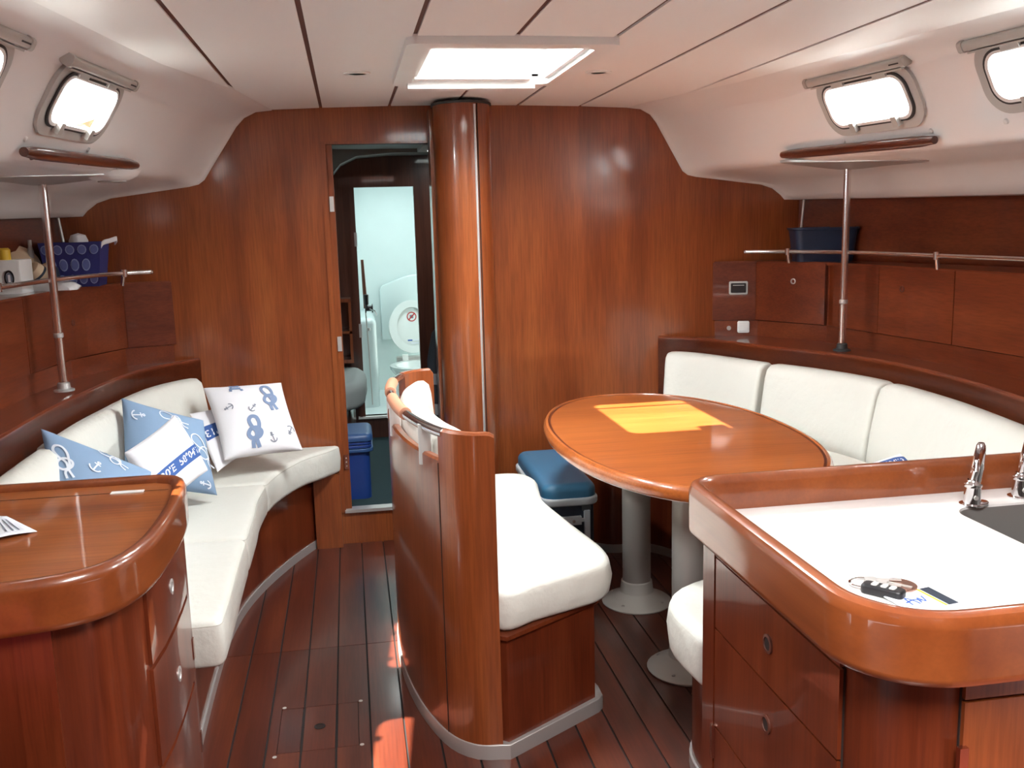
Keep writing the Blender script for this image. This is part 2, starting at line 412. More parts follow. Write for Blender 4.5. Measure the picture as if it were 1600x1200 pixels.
for a, b in zip([-9] + seams, seams + [9]):
    ys = [-1.08 + (YB + 1.08) * i / 20 for i in range(21)]
    def clipx(y): return max(a + G, edgeL(y)), min(b - G, edgeR(y))
    runs = []; cur = []
    for y in ys:
        l, r = clipx(y)
        if r - l > 0.004: cur.append(y)
        elif cur: runs.append(cur); cur = []
    if cur: runs.append(cur)
    for run in runs:
        if len(run) < 2: continue
        blocks = []
        inner = a > -0.5 and b < 0.5
        cut = [(CY0, CY1)] if inner else []
        if a > -0.3 and b < 0.35: cut.append((HY0 + 0.01, HY1 - 0.01))
        y0 = run[0]
        for c0, c1 in cut: blocks.append((y0, c0)); y0 = c1
        blocks.append((y0, run[-1]))
        for y0, y1 in blocks:
            if y1 - y0 < 0.02: continue
            q = [y0] + [y for y in run if y0 < y < y1] + [y1] if (a < -0.8 or b > 0.8) else [y0, y1]
            L = [(clipx(y)[0], y) for y in q]; Rr = [(clipx(y)[1], y) for y in q]
            cpanel(L + Rr[::-1])

# ------------------------------------------------------------------ coachroof liners with window openings
SEC = [(0.735, 1.8915, .125), (0.80, 1.885, .118), (0.848, 1.862, .113), (0.882, 1.827, .113), (1.025, 1.615, .113), (1.05, 1.597, .113), (1.09, 1.588, .113),
       (1.40, 1.548, .12), (1.455, 1.530, .12), (1.495, 1.500, .13), (1.515, 1.478, .14), (1.75, 1.472, .17)]
ADDR = [.055, .05, .045, .04, .02, .02, .02, .02, .02, .02, .02, .02]
DZ = [0, 0, 0, 0, -0.022, -0.016, -0.010, 0.012, 0.014, 0.004, -0.016, -0.016]
IA, IB = 3, 4
def secpt(side, i, y):
    x, z, k = SEC[i]; dy = YB - y
    cove = math.sqrt(1 - (1 - min(1, dy / 0.20)) ** 2)
    c = (0.012, 0.035, 0.055)[min(i, 3) - 1] * cove if 1 <= i <= 10 else 0.0
    cz = (0.018 * cove if i in (3, 4, 5, 6, 7, 8) else 0.0) * (0.4 if i == 3 else 1)
    x = x + k * dy + c + (ADDR[i] if side > 0 else 0)
    return Vector((side * x, y, z + cz + DZ[i] * min(1.5, dy / 1.2)))
def zdeck(side, x, y):
    a, b = secpt(side, 6, y), secpt(side, 7, y); return a.z + (b.z - a.z) * (abs(x) - abs(a.x)) / (abs(b.x) - abs(a.x))
WINS = {-1: [(2.625, 3.03), (1.93, 2.335)], 1: [(2.66, 3.075), (1.95, 2.365)]}      # openings along the cabin sides
T0, T1 = 0.08, 0.60                                         # openings down the side, as a fraction
def sidept(side, y, t): return secpt(side, IA, y).lerp(secpt(side, IB, y), t)
for side, nm in ((-1, 'port'), (1, 'starboard')):
    ys = sorted(set([-1.1, -0.4, 0.3, 1.0, 1.5] + [e for q in WINS[side] for e in q] + [2.5, 3.4, 3.75, 3.95] + [YB - 0.20 * (1 - math.cos(math.pi / 2 * k / 7)) for k in range(8)]))
    m = MB(); rows = []
    for y in ys:
        r = [secpt(side, i, y) for i in range(len(SEC))]
        r[4:4] = [sidept(side, y, t) for t in (0.04, T0, T1, 0.93)]; rows.append(r)
    n = len(rows[0]); vs = [p for r in rows for p in r]; fs = []
    for i in range(len(ys) - 1):
        for j in range(n - 1):
            if j == 5 and any(abs(ys[i] - a) < 1e-6 and abs(ys[i + 1] - b) < 1e-6 for a, b in WINS[side]): continue
            fs.append((i * n + j, i * n + j + 1, (i + 1) * n + j + 1, (i + 1) * n + j))
    m.add(vs, fs)
    wl = m.build('wall_%s' % nm, LINER, angle=70)
    sol = wl.modifiers.new('thickness', 'SOLIDIFY'); sol.thickness = 0.02; sol.offset = 1 if side > 0 else 1
    struct(wl, 'white moulded coachroof side on the %s of the saloon' % ('left' if side < 0 else 'right'))

# hull lining behind the shelves
for side, nm in ((-1, 'port'), (1, 'starboard')):
    hp = cr([(side * 1.60, 4.24), (side * 1.80, 3.7), (side * 1.93, 3.2), (side * 2.02, 2.6), (side * 2.08, 1.8), (side * 2.08, -1.1)], 6)
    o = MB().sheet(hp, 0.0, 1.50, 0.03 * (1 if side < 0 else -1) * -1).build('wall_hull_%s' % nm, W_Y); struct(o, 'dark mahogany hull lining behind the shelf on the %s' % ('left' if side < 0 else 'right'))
o = MB().box(-2.1, 2.1, -1.14, -1.1, -0.05, 2.0).build('wall_aft', W_V, smooth=False); struct(o)

# ------------------------------------------------------------------ forward bulkhead with doorway
DX0, DX1, DZ0, DZ1 = -0.525, -0.075, 0.146, 1.752
topL = [(-1.80, 1.60), (-0.86, 1.95)]
m = MB()
def wallpiece(poly):
    m.rings([[Vector((x, YB, z)) for x, z in poly], [Vector((x, YB + 0.045, z)) for x, z in poly]])
wallpiece([(-1.95, -0.05), (DX0, -0.05), (DX0, 2.0), (-1.0, 2.0), (-1.95, 1.7)])
wallpiece([(DX1, -0.05), (1.95, -0.05), (1.95, 1.7), (1.0, 2.0), (DX1, 2.0)])
wallpiece([(DX0, DZ1), (DX1, DZ1), (DX1, 2.0), (DX0, 2.0)])
wallpiece([(DX0, -0.05), (DX1, -0.05), (DX1, DZ0), (DX0, DZ0)])
wf = m.build('wall_forward', W_V, smooth=False); struct(wf, 'glossy mahogany forward bulkhead with an open doorway')
# door frame: jamb, stop and hinges
fr = MB().box(DX0 - 0.022, DX0, YB - 0.006, YB + 0.05, DZ0, DZ1 + 0.012).box(DX0, DX0 + 0.026, YB + 0.012, YB + 0.07, DZ0, DZ1).box(DX0 - 0.022, DX1, YB - 0.004, YB + 0.05, DZ1, DZ1 + 0.012)
df = fr.build('trim_1', W_V, smooth=False); struct(df, 'mahogany door frame of the forward doorway')
for z in (1.505, 0.905, 0.375):
    h = MB().box(DX0 + 0.004, DX0 + 0.022, YB + 0.006, YB + 0.0125, z - 0.032, z + 0.032).build('hinge', COPPER if z < 0.5 else BRUSHED, df, smooth=False)
    for dz in (-0.018, 0.0, 0.018): MB().lathe([(0.0005, 0), (0.003, 0), (0.003, 0.001), (0.0005, 0.0015)], (0, 0, 0), 8, M=Matrix.Translation((DX0 + 0.013, YB + 0.006, z + dz)) @ Matrix.Rotation(math.pi / 2, 4, 'X')).build('screw', GREYFRAME, h)
o = MB().box(DX0 - 0.004, DX1, YB - 0.012, YB + 0.045, DZ0 - 0.002, DZ0 + 0.012).build('trim_2', BRUSHED, smooth=False); struct(o, 'aluminium sill strip of the forward doorway')

# ------------------------------------------------------------------ forward cabin and washroom seen through the doorway
o = MB().box(-1.3, 1.3, YB + 0.045, 5.72, 0.05, 0.15).build('floor_forward_cabin', CARPET, smooth=False); struct(o, 'dark teal carpet beyond the doorway')
m = MB()
for q in ((-1.3, 0.0, YB + 0.045, 5.72), (0.4, 1.3, YB + 0.045, 5.72), (0.0, 0.4, YB + 0.045, 5.0), (0.0, 0.4, 5.4, 5.72)): m.box(*q, 1.82, 1.86)
o = m.build('ceiling_forward_cabin', GREYC, smooth=False); struct(o, 'grey ceiling of the forward cabin')
o = MB().plate_hole(rrect(-0.05, 0.45, 4.95, 5.45, 0.03), rrect(0.0, 0.4, 5.0, 5.4, 0.03), 1.80, 1.83).build('cabin_hatch_frame', WHITEP); tag(o, 'white hatch frame in the forward cabin ceiling', 'hatch')
o = MB().box(-1.34, -1.3, YB + 0.045, 5.72, 0.05, 1.86).build('wall_cabin_port', W_D, smooth=False); struct(o)
o = MB().box(1.3, 1.34, YB + 0.045, 5.72, 0.05, 1.86).build('wall_cabin_starboard', W_D, smooth=False); struct(o)
cv = MB(); pf = [(-1.3, 1.42), (-0.68, 1.47), (-0.60, 1.56), (-0.535, 1.67), (-0.47, 1.745), (-0.38, 1.785), (-0.2, 1.80), (0.3, 1.80), (0.6, 1.70), (1.3, 1.45), (1.3, 1.83), (-1.3, 1.83)]
cv.rings([[Vector((x, 5.45, z)) for x, z in pf], [Vector((x, 5.70, z)) for x, z in pf]])
o = cv.build('trim_3', GREYC); struct(o, 'grey deckhead moulding over the washroom bulkhead')
m = MB(); HXa, HXb, HZa, HZb = -0.415, -0.062, 0.285, 1.625
def wp2(x0, x1, z0, z1): m.box(x0, x1, 5.70, 5.74, z0, z1)
wp2(-1.3, HXa, 0.05, 1.86); wp2(HXb, 1.3, 0.05, 1.86); wp2(HXa, HXb, HZb, 1.86); wp2(HXa, HXb, 0.05, HZa)
o = m.build('wall_washroom_bulkhead', W_D, smooth=False); struct(o, 'dark mahogany bulkhead with the washroom doorway')
t3 = MB().box(HXa - 0.02, HXa - 0.004, 5.675, 5.75, HZa, HZb).box(HXa - 0.004, HXa + 0.012, 5.685, 5.75, HZa, HZb).build('trim_4', W_D, smooth=False); struct(t3, 'dark door frame of the washroom')
for z in (1.33, 0.80): MB().box(HXa + 0.0, HXa + 0.016, 5.678, 5.69, z - 0.04, z + 0.04).build('hinge', BRUSHED, t3, smooth=False)
o = MB().box(HXa - 0.03, HXb, 5.67, 5.74, HZa - 0.012, HZa).build('trim_5', WHITEP, smooth=False); struct(o, 'white washroom door sill')
# washroom shell
ws = MB().box(-0.62, 0.5, 6.85, 6.89, 0.2, 1.8).box(-0.62, -0.55, 5.74, 6.85, 0.2, 1.8).box(0.46, 0.5, 5.74, 6.85, 0.2, 1.8)
o = ws.build('wall_washroom', HEADW, smooth=False); struct(o, 'glossy white washroom wall behind the toilet')
o = MB().box(-0.62, 0.5, 5.74, 6.89, 0.2, 0.24).build('floor_washroom', HEADW, smooth=False); struct(o)
m = MB(); 
for a in ((-0.62, 0.5, 5.74, 6.05), (-0.62, 0.5, 6.45, 6.89), (-0.62, -0.3, 6.05, 6.45), (0.1, 0.5, 6.05, 6.45)): m.box(*a, 1.8, 1.84)
o = m.build('ceiling_washroom', HEADW, smooth=False); struct(o)
# moulded raised panel behind the toilet and the low side locker
pn = [(-0.25, 0.60), (-0.25, 0.955), (-0.235, 0.985)] + [(-0.235 + 0.55 * t, 0.985 + 0.075 * math.sin(math.pi * t)) for t in (0.1, 0.2, 0.3, 0.4, 0.5, 0.6, 0.7, 0.8, 0.9, 1.0)] + [(0.33, 0.60)]
m = MB(); m.prism([(x, z) for x, z in pn], 0, 0.022, rt=0.01, M=Matrix(((1, 0, 0, 0), (0, 0, -1, 6.85), (0, 1, 0, 0), (0, 0, 0, 1))))
o = m.build('washroom_moulding', HEADW); tag(o, 'white arched wall moulding behind the raised toilet lid', 'wall panel')
lk = MB().prism(rrect(-0.55, -0.30, 6.2, 6.85, 0.05), 0.24, 0.82, rt=0.04); o = lk.build('washroom_locker', HEADW); tag(o, 'low white moulded locker left of the toilet', 'locker')

# toilet
T = thing('toilet', 'white marine toilet with raised lid in the washroom', 'toilet', (-0.04, 6.45, 0.24))
MB().lathe([(0.06, 0.0), (0.13, 0.0), (0.12, 0.04), (0.10, 0.10), (0.145, 0.17), (0.175, 0.21), (0.18, 0.235), (0.165, 0.24), (0.14, 0.235), (0.11, 0.17), (0.03, 0.12)], (-0.04, 6.42, 0.24), 28, sy=1.15).build('bowl', CERAMIC, T)
def tilt(y, z, deg): return Matrix.Translation((-0.04, y, z)) @ Matrix.Rotation(math.radians(deg), 4, 'X')
lidp = [(0.165 * math.cos(a) * (1 if math.sin(a) < 0 else 1.0), 0.19 + (0.19 if math.sin(a) > 0 else 0.15) * math.sin(a)) for a in [2 * math.pi * k / 32 for k in range(32)]]
lid = MB().prism(lidp, 0, 0.018, rt=0.007, rb=0.005, M=tilt(6.70, 0.50, 80)).build('lid', CERAMIC, T)
ringo = [(0.16 * math.cos(2 * math.pi * k / 32), 0.20 + 0.185 * math.sin(2 * math.pi * k / 32)) for k in range(32)]
ringi = [(0.105 * math.cos(2 * math.pi * k / 32), 0.20 + 0.135 * math.sin(2 * math.pi * k / 32)) for k in range(32)]
MB().plate_hole(ringo, ringi, 0.024, 0.038, M=tilt(6.70, 0.50, 80)).build('seat_ring', CERAMIC, T)
rs = [(0.034 * math.cos(2 * math.pi * k / 24), 0.27 + 0.034 * math.sin(2 * math.pi * k / 24)) for k in range(24)]
ri = [(0.027 * math.cos(2 * math.pi * k / 24), 0.27 + 0.027 * math.sin(2 * math.pi * k / 24)) for k in range(24)]
st = MB().plate_hole(rs, ri, 0.0185, 0.0195, M=tilt(6.70, 0.50, 80)); st.box(-0.028, 0.028, 0.266, 0.274, 0.0185, 0.0193, M=tilt(6.70, 0.50, 80) @ Matrix.Translation((0, 0.27, 0)) @ Matrix.Rotation(0.8, 4, 'Z') @ Matrix.Translation((0, -0.27, 0)))
tag(st.build('sticker', RED, lid, smooth=False), 'round red prohibition sticker')
MB().box(-0.012, 0.012, 0.258, 0.282, 0.0184, 0.0188, M=tilt(6.70, 0.50, 80)).build('sticker_symbol', INK, lid, smooth=False)
for x0, x1, y in ((-0.035, -0.003, 0.10), (0.004, 0.05, 0.10), (-0.012, 0.04, 0.08)): MB().box(x0, x1, y, y + 0.010, 0.0184, 0.0189, M=tilt(6.70, 0.50, 80)).build('printed_notice', BLUEINK if x0 < -0.03 else PAPER, lid, smooth=False)
for x in (-0.115, 0.02): MB().box(x - 0.006, x + 0.034, 6.62, 6.66, 0.475, 0.515).build('hinge_block', WHITEP, T, smooth=False)
MB().box(-0.16, 0.10, 6.63, 6.70, 0.44, 0.50).build('hinge_bar', BRUSHED, T, smooth=False)

# fishing rod hung in the washroom doorway
T = thing('fishing_rod', 'fishing rod with black reel leaning inside the washroom doorway', 'fishing rod', (-0.35, 6.02, 0.285))
MB().tube([(-0.352, 6.03, 0.29), (-0.36, 6.035, 0.70), (-0.367, 6.04, 0.9)], 0.004, 8).build('rod', BRUSHED, T)
MB().tube([(-0.364, 6.038, 0.90), (-0.372, 6.045, 1.20)], [0.013, 0.009], 10).build('grip', BROWNW, T)
MB().lathe([(0.002, -0.024), (0.028, -0.024), (0.028, -0.018), (0.017, -0.016), (0.017, 0.016), (0.028, 0.018), (0.028, 0.024), (0.002, 0.024)], (0, 0, 0), 18, M=Matrix.Translation((-0.345, 6.02, 0.90)) @ Matrix.Rotation(math.pi / 2, 4, 'Y')).build('reel', BLACK, T)
MB().tube([(-0.34, 6.0, 0.90), (-0.31, 5.99, 0.885), (-0.30, 5.985, 0.86)], 0.005, 8).build('reel_handle', CHROME, T)
MB().lathe([(0.001, -0.01), (0.012, -0.008), (0.012, 0.008), (0.001, 0.01)], (-0.355, 6.02, 0.77), 12).build('rod_guide', BRUSHED, T)
MB().lathe([(0.001, -0.035), (0.014, -0.03), (0.016, 0.03), (0.001, 0.035)], (-0.36, 6.02, 0.955), 12).build('reel_seat', BLACK, T)

# berth corner, cabinet handle board, bin, jacket
T = thing('cabin_berth', 'grey padded berth corner in the forward cabin', 'berth', (-0.78, 5.35, 0.15))
bp = cr([(-1.28, 4.85), (-0.70, 4.88), (-0.45, 5.0), (-0.40, 5.25), (-0.43, 5.62), (-0.8, 5.68), (-1.28, 5.68)], 6, True)
MB().prism(inset(bp, 0.07) if area2(bp) > 0 else inset(bp[::-1], 0.07), 0.15, 0.46).build('base', W_D, T)
MB().prism(bp, 0.46, 0.60, rt=0.05, rb=0.03).build('mattress', BERTH, T)
T = thing('cabin_shelf_unit', 'dark wooden shelf unit above the berth in the forward cabin', 'shelf', (-0.56, 5.6, 0.63))
for a in (MB().box(-0.72, -0.455, 5.55, 5.69, 0.63, 0.65), MB().box(-0.72, -0.455, 5.55, 5.69, 0.98, 1.0), MB().box(-0.47, -0.455, 5.55, 5.69, 0.65, 0.98), MB().box(-0.72, -0.455, 5.55, 5.69, 0.80, 0.815)): a.build('board', W_V, T, smooth=False)
T = thing('waste_bin', 'blue plastic bin with lighter lid on the teal carpet', 'bin', (-0.49, 4.55, 0.15))
MB().prism(rrect(-0.60, -0.405, 4.40, 4.66, 0.035), 0.15, 0.385, M=None).build('body', BINB, T)
MB().prism(rrect(-0.612, -0.388, 4.385, 4.675, 0.04), 0.375, 0.392, rt=0.004, rb=0.004).build('rim', BINL, T)
for z in (0.396, 0.412): MB().prism(rrect(-0.606, -0.394, 4.39, 4.67, 0.038), z, z + 0.012, rt=0.004).build('lid_rib', BINB, T)
MB().prism(rrect(-0.612, -0.388, 4.385, 4.675, 0.04), 0.428, 0.462, rt=0.022).build('lid', BINL, T)
T = thing('hanging_jacket', 'dark jacket with grey stripes hanging beside the mast post', 'jacket', (-0.05, 4.33, 0.40))
jp = lambda z: [(-0.125 + 0.02 * (1.0 - z), 4.36), (-0.09, 4.30), (0.02, 4.285), (0.1, 4.34), (0.0, 4.40)]
def jring(z, k, o=0.0): return [Vector((x * k - 0.02 * (1 - k) - (o if x < -0.05 else 0), y - o, z)) for x, y in cr(jp(z), 4, True)]
MB().rings([jring(z, k) for z, k in ((0.42, 0.92), (0.5, 1.0), (0.66, 1.04), (0.80, 1.0), (0.92, 0.75), (0.98, 0.3))]).build('body', COAT, T)
for z in (0.72, 0.58): MB().rings([jring(z - 0.03, 1.05, 0.003), jring(z + 0.02, 1.05, 0.003)]).build('stripe', COATL, T)
MB().tube([(-0.02, 4.262, 1.02), (-0.02, 4.33, 1.0), (-0.02, 4.335, 0.96)], 0.006, 8).build('hanger_loop', COAT, T)

# ------------------------------------------------------------------ windows with frames, blinds
def basis(side, y0, y1):
    o = sidept(side, (y0 + y1) / 2, (T0 + T1) / 2); ey = (sidept(side, y1, .4) - sidept(side, y0, .4)).normalized()
    ed = (sidept(side, (y0 + y1) / 2, T1) - sidept(side, (y0 + y1) / 2, T0)).normalized()
    nn = ey.cross(ed).normalized()
    if nn.x * side > 0: nn = -nn                              # into the cabin
    up = nn.cross(ey); 
    if up.z < 0: up = -up
    M = Matrix.Identity(4)
    for i, c in enumerate((ey, up, nn)): M.col[i].xyz = c
    M.translation = o; return M
wn = 1
for side, nm in ((-1, 'left'), (1, 'right')):
    for wi, (y0, y1) in enumerate(WINS[side]):
        M = basis(side, y0, y1); hw = (y1 - y0) / 2; hh = 0.075
        wdw = bpy.data.objects.new('window_%d' % wn, None); col.objects.link(wdw); wdw.location = M.translation; ORG[wdw.name] = M.translation.copy(); wn += 1
        struct(wdw, 'opening portlight, %s of the two on the %s coachroof side' % (('forward', 'nearer')[wi], nm))
        MB().plate_hole(rrect(-hw - 0.03, hw + 0.03, -hh - 0.028, hh + 0.028, 0.075, 8), rrect(-hw + 0.008, hw - 0.008, -hh + 0.003, hh - 0.003, 0.05, 8), -0.01, 0.010, M=M).build('window_frame', GREYFRAME, wdw)
        MB().plate_hole(rrect(-hw + 0.008, hw - 0.008, -hh + 0.004, hh - 0.004, 0.05, 8), rrect(-hw + 0.019, hw - 0.019, -hh + 0.013, hh - 0.011, 0.042, 8), 0.004, 0.017, M=M).build('sash', WHITEP, wdw)
        MB().plate_hole(rrect(-hw + 0.000, hw - 0.000, -hh - 0.002, hh + 0.002, 0.054, 8), rrect(-hw + 0.010, hw - 0.010, -hh + 0.006, hh - 0.006, 0.05, 8), 0.011, 0.0145, M=M).build('gasket', RUBBER, wdw)
        MB().prism(rrect(-hw + 0.015, hw - 0.015, -hh + 0.009, hh - 0.007, 0.044, 8), 0.007, 0.011, M=M).build('pane', GLASS, wdw, smooth=False)
        for sx in (-0.55, 0.45):
            MB().box(sx * hw - 0.012, sx * hw + 0.012, -hh - 0.012, -hh + 0.020, 0.012, 0.030, M=M).build('latch', BLIND, wdw, smooth=False)
            MB().box(sx * hw - 0.03, sx * hw + 0.03, hh - 0.006, hh + 0.012, 0.012, 0.022, M=M).build('hinge', GREYFRAME, wdw, smooth=False)
        for sx in (-1.05, 1.0):
            b = M @ Vector((sx * hw, -hh - 0.05, 0)); MB().lathe([(0.001, 0), (0.008, 0), (0.007, 0.006), (0.001, 0.008)], (0, 0, 0), 12, M=Matrix.Translation(b) @ M.to_3x3().to_4x4()).build('snap_stud', WHITEP, wdw)
        T = thing('roller_blind', 'rolled up grey blind cassette above the %s portlight on the %s' % (('forward', 'nearer')[wi], nm), 'blind', tuple(M @ Vector((0, hh + 0.035, 0.02))), 'roller blinds over the portlights')
        MB().prism(rrect(-0.008, 0.018, 0.004, 0.030, 0.008, 3), -hw - 0.03, hw + 0.03, M=M @ Matrix.Translation((0, hh + 0.022, 0)) @ Matrix(((0, 0, 1, 0), (1, 0, 0, 0), (0, 1, 0, 0), (0, 0, 0, 1)))).build('cassette', BLIND, T)
        for e in (-1, 1): MB().prism(rrect(-0.011, 0.021, 0.0, 0.033, 0.010, 3), -0.008, 0.008, M=M @ Matrix.Translation((e * (hw + 0.034), hh + 0.022, 0)) @ Matrix(((0, 0, 1, 0), (1, 0, 0, 0), (0, 1, 0, 0), (0, 0, 0, 1)))).build('end_cap', BLIND, T)
        MB().box(-hw - 0.02, hw + 0.02, hh + 0.006, hh + 0.011, 0.014, 0.026, M=M).build('pull_bar', GREYFRAME, T, smooth=False)
        if wi == 0 or side < 0: MB().box(-hw - 0.024 if side > 0 else hw - 0.02, -hw + 0.02 if side > 0 else hw + 0.024, hh + 0.026, hh + 0.030, 0.0302, 0.0312, M=M).build('slot', RUBBER, T, smooth=False)

# wooden grab rails under the forward portlights
for side, nm in ((-1, 'left'), (1, 'right')):
    a, b = (2.60, 3.44) if side < 0 else (2.63, 3.44)
    off = Vector((-side * 0.028, 0, 0.006))
    pth = [sidept(side, a + (b - a) * t, 0.97) + off for t in [i / 16 for i in range(17)]]
    rad = [0.012, 0.0165] + [0.0175] * 13 + [0.0165, 0.012]
    T = thing('grab_rail', 'dark varnished wooden grab rail under the forward portlight on the %s' % nm, 'grab rail', tuple(pth[8]), 'wooden grab rails')
    MB().tube(pth, rad, 12).build('rail', W_R, T)
    for k in (2, 8, 14): MB().tube([pth[k], pth[k] - off * 1.1], 0.009, 8).build('standoff', W_R, T)

# speaker moulded under the side deck, left
T = thing('ceiling_speaker', 'small white round speaker under the left side deck', 'speaker', (-1.215, 3.43, 1.57))
zs_ = zdeck(-1, -1.215, 3.43)
MB().lathe([(0.095, 0.012), (0.082, -0.004), (0.064, -0.014), (0.05, -0.020), (0.02, -0.022), (0.001, -0.022)], (-1.215, 3.43, zs_), 28).build('housing', LINER, T)
MB().lathe([(0.044, -0.0195), (0.044, -0.024), (0.038, -0.025), (0.036, -0.021)], (-1.215, 3.43, zs_), 28).build('grille_ring', BLIND, T)

# ------------------------------------------------------------------ deck hatch
T = thing('deck_hatch', 'open white framed deck hatch with daylight in the ceiling', 'hatch', (0.025, 3.08, 1.905))
MB().plate_hole(rrect(-0.272, 0.318, 2.665, 3.475, 0.03), rrect(HX0 + 0.012, HX1 - 0.012, HY0 + 0.012, HY1 - 0.012, 0.03), 1.886, 1.912).build('trim_ring', WHITEP, T)
MB().plate_hole(rrect(HX0, HX1, HY0, HY1, 0.03), rrect(HX0 + 0.010, HX1 - 0.010, HY0 + 0.010, HY1 - 0.010, 0.03), 1.905, 2.02).build('coaming', WHITEP, T)
MB().plate_hole(rrect(HX0 + 0.002, HX1 - 0.002, HY0 + 0.002, HY1 - 0.002, 0.03), rrect(HX0 + 0.06, HX1 - 0.05, HY0 + 0.06, HY1 - 0.14, 0.04), 2.0, 2.025).build('glass_frame', WHITEP, T)
MB().prism(rrect(HX0 + 0.055, HX1 - 0.045, HY0 + 0.055, HY1 - 0.135, 0.04), 2.008, 2.014).build('pane', GLASS, T, smooth=False)
MB().box(HX0 + 0.058, HX1 - 0.048, 3.225, 3.240, 1.985, 2.0).build('patch_shadow_bar', WHITEP, T, smooth=False)  # bar added to throw the thin dark line across the table's sun patch
MB().box(0.10, 0.19, HY0 + 0.055, HY0 + 0.12, 1.975, 2.0).build('handle', BLINDW, T, smooth=False)  # block added to cut the notch in the table's sun patch
MB().box(HX0 - 0.0, HX1 - 0.06, 3.395, 3.445, 1.868, 1.893).build('blind_cassette', BLINDW, T, smooth=False)
MB().box(HX0 + 0.02, HX1 - 0.08, 3.35, 3.40, 1.893, 1.93).build('blind_roll', BLINDW, T, smooth=False)
for x in (HX0 + 0.012, HX1 - 0.03): MB().box(x, x + 0.018, HY0 + 0.03, HY1 - 0.05, 1.90, 1.93).build('blind_track', WHITEP, T, smooth=False)
for x in (HX0 + 0.07, HX1 - 0.05): MB().lathe([(0.012, 0), (0.014, -0.012), (0.008, -0.025), (0.001, -0.026)], (x, HY0 + 0.03, 2.0), 12).build('latch_knob', BLINDW, T)
for x, y in ((-0.395, 3.29), (0.41, 3.27)):
    T = thing('ceiling_lamp', 'small round recessed ceiling lamp %s of the deck hatch' % ('left' if x < 0 else 'right'), 'lamp', (x, y, 1.903), 'recessed ceiling lamps')
    MB().lathe([(0.042, 0.006), (0.044, -0.004), (0.036, -0.007), (0.026, -0.004)], (x, y, zc(x)), 24).build('bezel', WHITEP, T)
    MB().lathe([(0.027, -0.004), (0.02, -0.001), (0.001, -0.001)], (x, y, zc(x)), 20).build('lens', GREYFRAME, T)

# ------------------------------------------------------------------ mast post
T = thing('mast_post', 'glossy mahogany clad mast post with a steel seam strip', 'post', (0.035, 4.06, 0.0))
cx, cy = 0.035, 4.065
pp = [(cx + 0.118 * math.cos(2 * math.pi * k / 40), cy + 0.135 * math.sin(2 * math.pi * k / 40)) for k in range(40)]
MB().prism(pp, 0.0, 1.885).build('cladding', W_V, T)
a_ = math.radians(-71)
sx_, sy_ = cx + 0.118 * math.cos(a_), cy + 0.135 * math.sin(a_)
MB().tube([(sx_, sy_, 0.35), (sx_, sy_, 1.88)], 0.0055, 8).build('seam_strip', BRUSHED, T)
for d in (-0.011, 0.011): MB().box(sx_ + d - 0.0015, sx_ + d + 0.0015, sy_ - 0.0025, sy_ + 0.012, 0.3, 1.883).build('seam_groove', GAP, T, smooth=False)
MB().prism([(cx + 0.124 * math.cos(2 * math.pi * k / 40), cy + 0.141 * math.sin(2 * math.pi * k / 40)) for k in range(40)], 1.885, 1.895, rt=0.003).build('collar', RUBBER, T)
MB().box(-0.094, -0.060, 4.12, 4.22, 0.15, 1.88).build('side_fillet', W_V, T, smooth=False)

